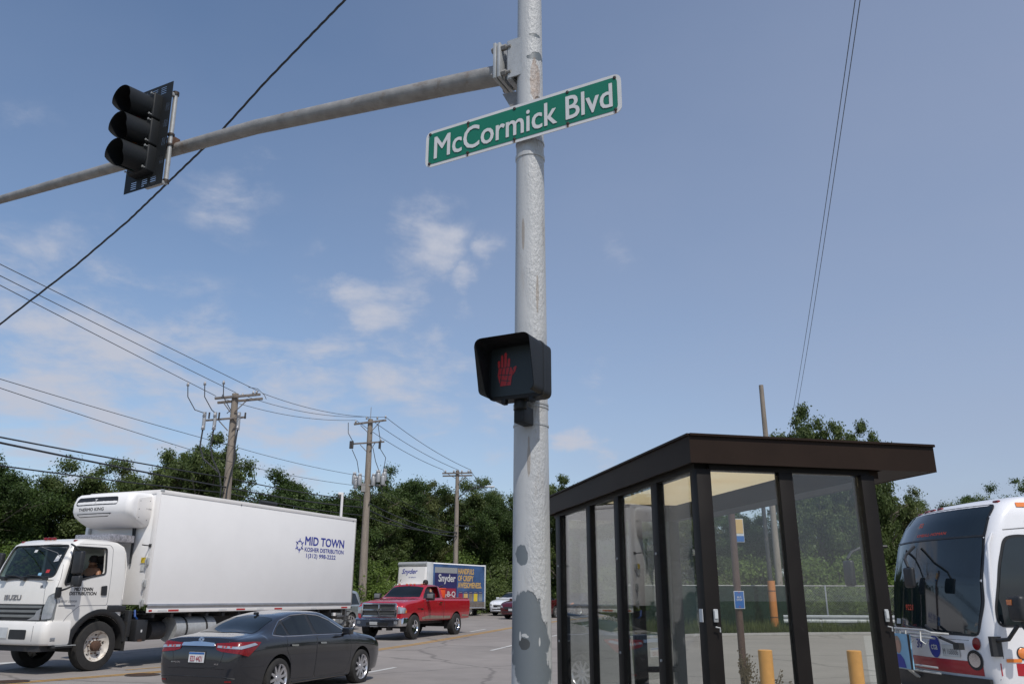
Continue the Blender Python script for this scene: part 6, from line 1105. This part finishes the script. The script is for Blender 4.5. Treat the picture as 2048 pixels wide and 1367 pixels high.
def treeform(seed, H, Wd, nlimb, leaves, size, mat, low=.22, trunk=.22, open_=.8, tall=False):
    r = random.Random(seed); m = MB(); top = H * .80; lean = [(r.uniform(-.04, .04) * H * t, r.uniform(-.04, .04) * H * t, top * t) for t in (0, .25, .5, .75, 1)]; lean[0] = (0, 0, 0)
    m.tube(lean, [trunk, trunk * .8, trunk * .58, trunk * .36, trunk * .15], 8); C = []; Rd = []
    for i in range(nlimb):
        t = low + (1 - low) * (i + r.random() * .8) / nlimb; z0 = top * t * .92; k = min(3, int(z0 / top * 4)); f = z0 / top * 4 - k; p0 = Vector(lean[k]).lerp(Vector(lean[k + 1]), f)
        a = i * 2.4 + r.uniform(-.5, .5); reach = Wd * .5 * (math.sin(pi * min(1, max(.12, (t - low * .5) * .86 + .12))) ** .6) * r.uniform(.65, 1.05); up = reach * r.uniform(.35, .9) * (1.2 if tall else .8)
        p1 = p0 + Vector((cos(a) * reach * .5, sin(a) * reach * .5, up * .45)); p2 = p0 + Vector((cos(a + r.uniform(-.3, .3)) * reach, sin(a) * reach, up))
        m.tube([p0, p1, p2], [trunk * .38 * (1 - t * .6), trunk * .22, .02], 6)
        for q in range(7):
            tt = r.uniform(.35, 1.12); c = p0.lerp(p2, tt) + Vector((r.gauss(0, .45), r.gauss(0, .45), r.gauss(.1, .4))) * (H / 10); C.append(tuple(c)); Rd.append(r.uniform(.45, 1.05) * open_ * H / 10)
            if r.random() < .5: m.tube([p0.lerp(p2, min(1, tt * .8)), c], [.03, .01], 4, cap=False)
    for q in range(7): C.append((lean[-1][0] + r.gauss(0, .5), lean[-1][1] + r.gauss(0, .5), top + r.uniform(-.1, .17) * H)); Rd.append(r.uniform(.4, .8) * open_ * H / 10)
    return mesh_from(m, 'trunk'), leafmesh('crown', C, Rd, leaves, size, mat)
FORMS = []
for sd_, H_, Wd_, nl, lv_, sz, mt_, op in ((1, 10, 7.5, 26, 105000, .115, 1, .74), (2, 10, 7.0, 30, 105000, .112, 0, .70), (3, 10, 6.2, 30, 84000, .115, 2, .62), (4, 10, 8.2, 28, 105000, .12, 0, .82), (5, 10, 7.4, 44, 100000, .125, 1, .60)):
    tm, cm = treeform(sd_, H_, Wd_, nl, lv_, sz, LEAF[mt_], open_=op); tm.materials.append(M['bark']); FORMS.append((tm, cm))
def plant_tree(form, x, y, h, label, w=1.0, rz=0, group=None, cat='tree', name='tree'):
    t = thing(name, label, cat, (x, y, gz(y) - .1), rz, group); t.scale = (h / 10.3 * w, h / 10.3 * w, h / 10.3); tm, cm = FORMS[form]
    a = bpy.data.objects.new('trunk', tm); COL.objects.link(a); a.parent = t; b = bpy.data.objects.new('crown', cm); COL.objects.link(b); b.parent = t; return t
G = 'trees along the far side of the road'
T = [(3, -30.5, 47, 9.6, 'dark broad tree at the far left edge behind the white truck cab', 1.1), (1, -36.0, 57, 8.2, 'tree between the far left one and the refrigeration unit', 1.0), (0, -25.8, 51, 10.3, 'rounded tree directly above the refrigeration unit of the truck', 1.0), (1, -25.0, 61, 9.0, 'tree set back between the refrigeration unit and the nearest utility pole', 1.0),
     (4, -18.7, 49, 11.6, 'tall pointed tree just left of the nearest utility pole', .8), (2, -22.4, 55, 10.6, 'bushy tree left of the pointed one by the nearest utility pole', 1.0), (0, -18.0, 60, 8.6, 'tree just right of the nearest utility pole, set back', 1.0), (3, -14.6, 52, 9.3, 'spreading tree midway above the white truck box', 1.15), (1, -14.6, 61, 8.6, 'tree behind the spreading one above the truck box', 1.0),
     (2, -12.6, 66, 9.4, 'tree above the rear end of the truck box', .9), (4, -11.0, 62, 10.0, 'open leafy tree right of the middle utility pole', .9), (1, -9.4, 66, 11.8, 'tall tree right of the middle utility pole above the red pickup', .95), (2, -7.4, 69, 11.6, 'tall tree left of the farthest utility pole', .85), (0, -3.0, 72, 11.9, 'tree directly behind the farthest utility pole', .85), (3, -1.2, 69, 9.8, 'tree right of the farthest utility pole under its street lamp', .8),
     (2, 1.2, 72, 9.8, 'tree directly behind the grey signal pole', .8), (4, 3.9, 60, 10.5, 'tree seen in the gap between signal pole and shelter', .75), (1, 6.8, 61, 9.2, 'tree behind the far left panel of the shelter', .9), (0, 9.8, 58, 8.2, 'tree behind the second shelter panel', 1.0), (2, 12.4, 54, 8.0, 'tree behind the shelter corner post', 1.0), (1, 14.6, 50, 7.2, 'low tree behind the middle of the shelter', 1.0),
     (4, 16.9, 45, 12.6, 'tallest tree, rising above the shelter roof with clustered leaves', .62), (4, 19.4, 44.5, 11.6, 'tree right of the tallest one above the shelter roof', .52), (2, 18.6, 48, 9.0, 'open tree with visible limbs behind the right shelter panel', .8), (2, 22.3, 48, 8.3, 'yellowish tree between the shelter and the bus', .9), (0, 26.0, 51, 7.9, 'tree just left of the bus windshield', .9), (2, 30.0, 56, 8.2, 'distant tree above the bus windshield', .9), (1, 40.0, 68, 10.6, 'left of the distant trees above the bus roof', .9), (0, 45.5, 70, 11.8, 'right of the distant trees above the bus roof', 1.0), (3, -40, 66, 10.5, 'tree beyond the left edge behind the first ones', 1.0), (3, -43.0, 52, 9.0, 'dark tree cut by the left edge of the view', 1.0)]
for i, (f, x, y, h, lb, w) in enumerate(T): plant_tree(f, x, y, h, lb, w, rz=i * 1.7, group=G if x < 5 else 'trees beyond the turnaround')
# bushes
bushC = []; bushR = []; r_ = random.Random(3)
for k in range(34): a = r_.uniform(0, 2 * pi); q = r_.uniform(0, 1.5); bushC.append((q * cos(a), q * sin(a), r_.uniform(.3, 2.0) * (1 - q * .3))); bushR.append(r_.uniform(.35, .7))
BUSH = [leafmesh('foliage', bushC, bushR, 32000, .085, LEAF[3]), leafmesh('foliage', [(x * 1.3, y, z * .8) for x, y, z in bushC], bushR, 32000, .085, LEAF[1])]
stem = MB()
for k in range(7): a = k * .9; stem.tube([(0, 0, 0), (cos(a) * .4, sin(a) * .4, .8), (cos(a) * .9, sin(a) * .9, 1.7)], [.04, .03, .01], 5)
stemm = mesh_from(stem, 'stem'); stemm.materials.append(M['bark'])
B = [(0, -8.6, 50, 1.5, 'bright green bush at the foot of the middle utility pole'), (1, -11.2, 54, 1.7, 'bush behind the silver sport utility car'), (0, -7.6, 59, 1.6, 'bush just above the cab of the red pickup'), (0, -4.0, 62, 1.9, 'bush behind the snack delivery truck roof'), (1, -1.0, 64, 1.9, 'bush right of the snack delivery truck'), (0, 1.6, 65, 1.8, 'bush above the white and dark red cars'), (0, 4.8, 63, 1.9, 'bush in the gap between pole and shelter'), (1, 7.4, 58, 1.8, 'bush behind the dark blue sedan'),
     (0, 12.2, 43, 1.5, 'bush behind the fence, right of the shelter corner post'), (1, 10.0, 42, 1.3, 'bush behind the green windscreen of the fence'), (0, 15.0, 41.5, 1.5, 'bright bush behind the guardrail, seen through the shelter'), (0, 17.6, 42, 1.6, 'bush at the right end of the guardrail'), (1, 20.4, 43, 1.7, 'bush left of the bus behind the fence'), (0, 23.6, 44, 1.6, 'bush partly hidden by the bus front'), (1, -33, 44, 1.8, 'bush low at the left edge behind the truck cab'), (0, -26, 44, 1.8, 'bush behind the white truck cab roof'), (1, -19.5, 44, 1.6, 'bush hidden low behind the truck box')]
for i, (f, x, y, s, lb) in enumerate(B):
    t = thing('bush', lb, 'bush', (x, y, gz(y) - .1), i * 1.3, 'bushes under the trees'); t.scale = (s, s, s); a = bpy.data.objects.new('foliage', BUSH[f]); COL.objects.link(a); a.parent = t; a = bpy.data.objects.new('stem', stemm); COL.objects.link(a); a.parent = t
# far wood that closes the gaps low between the trunks
C_ = []; Rr_ = []
for k in range(300):
    x = -75 + 150 * (k + random.random()) / 300; y = 80 + 6 * random.random() - abs(x) * .06; C_.append((x, y, .9 + random.uniform(.5, 5.8 + 1.0 * sin(x * .3)))); Rr_.append(random.uniform(1.2, 2.2))
wood = obj('far_wood', leafmesh('far_wood', C_, Rr_, 120000, .30, LEAF[0]), None); tag(wood, 'continuous dark wood filling the background behind the single trees', 'woodland', kind='stuff')
# undergrowth and grass
C_ = []; Rr_ = []
for k in range(190):
    x = -62 + 124 * (k + random.random()) / 190; y = (47 if x > 5 else 58 if x > -16 else 47) + random.uniform(0, 6); C_.append((x, y, gz(y) + random.uniform(.2, 2.4))); Rr_.append(random.uniform(.7, 1.3))
ug = obj('undergrowth', leafmesh('undergrowth', C_, Rr_, 110000, .13, LEAF[1]), None); tag(ug, 'tangled low undergrowth beneath the trees beyond the road', 'undergrowth', kind='stuff')
n = 52000; x = 4.6 + 22 * rng.random(n); yb0 = np.interp(x, [4.5, 7.5, 11.9, 15.9, 30], [32.2, 34.05, 35.25, 35.85, 38.8]); y = yb0 + 4.5 * rng.random(n) ** 1.3; z = np.minimum(y - 22, 58) * .014
h = (.10 + .26 * rng.random(n) ** 2) * (1 + .9 * (np.sin(x * 1.3) * np.sin(y * 1.9 + x) > .2)); a = rng.random(n) * 2 * pi; lean = rng.normal(size=(n, 2)) * .09
V = np.empty((n, 3, 3)); V[:, 0] = np.stack([x - .02 * np.cos(a), y - .02 * np.sin(a), z], 1); V[:, 1] = np.stack([x + .02 * np.cos(a), y + .02 * np.sin(a), z], 1); V[:, 2] = np.stack([x + lean[:, 0], y + lean[:, 1], z + h], 1)
me = bpy.data.meshes.new('grass'); me.vertices.add(3 * n); me.vertices.foreach_set('co', V.ravel()); me.loops.add(3 * n); me.loops.foreach_set('vertex_index', np.arange(3 * n)); me.polygons.add(n); me.polygons.foreach_set('loop_start', np.arange(0, 3 * n, 3)); me.update(calc_edges=True); me.materials.append(grassm)
tag(obj('grass', me, None), 'rough green grass strip between the pavement and the chain link fence', 'grass', kind='stuff')
def weed(x, y, H, lb, n=26, seed=1, spread=.3):
    r = random.Random(seed); m = MB()
    for k in range(n):
        a = r.uniform(0, 2 * pi); s = r.uniform(.3, 1) * spread; hh = H * r.uniform(.55, 1); p = [(0, 0, 0), (cos(a) * s * .4, sin(a) * s * .4, hh * .55), (cos(a) * s, sin(a) * s, hh)]; m.tube(p, [.006, .005, .003], 4, cap=False)
        for q in range(14):
            t = r.uniform(.4, 1); c = Vector(p[1]).lerp(Vector(p[2]), max(0, (t - .4) / .6)) + Vector((r.gauss(0, .03), r.gauss(0, .03), r.gauss(0, .02))); d = .016; m.add([c + Vector((-d, 0, 0)), c + Vector((0, 0, d)), c + Vector((d, 0, .01)), c + Vector((0, d, -d))], [(0, 1, 2, 3)])
    t = thing('weed', lb, 'weed', (x, y, 0)); obj('stalks', m, dryw, t, smooth=False)
weed(4.07, 14.9, .80, 'dry brown weed clump wrapped round the foot of the rusty post', 24, 1, .14); weed(3.75, 12.6, .66, 'sparse dry weed left of the first yellow bollard', 22, 2, .42); weed(7.9, 17.6, .3, 'small weed growing in the pavement joint near the right bollard', 14, 4, .2)
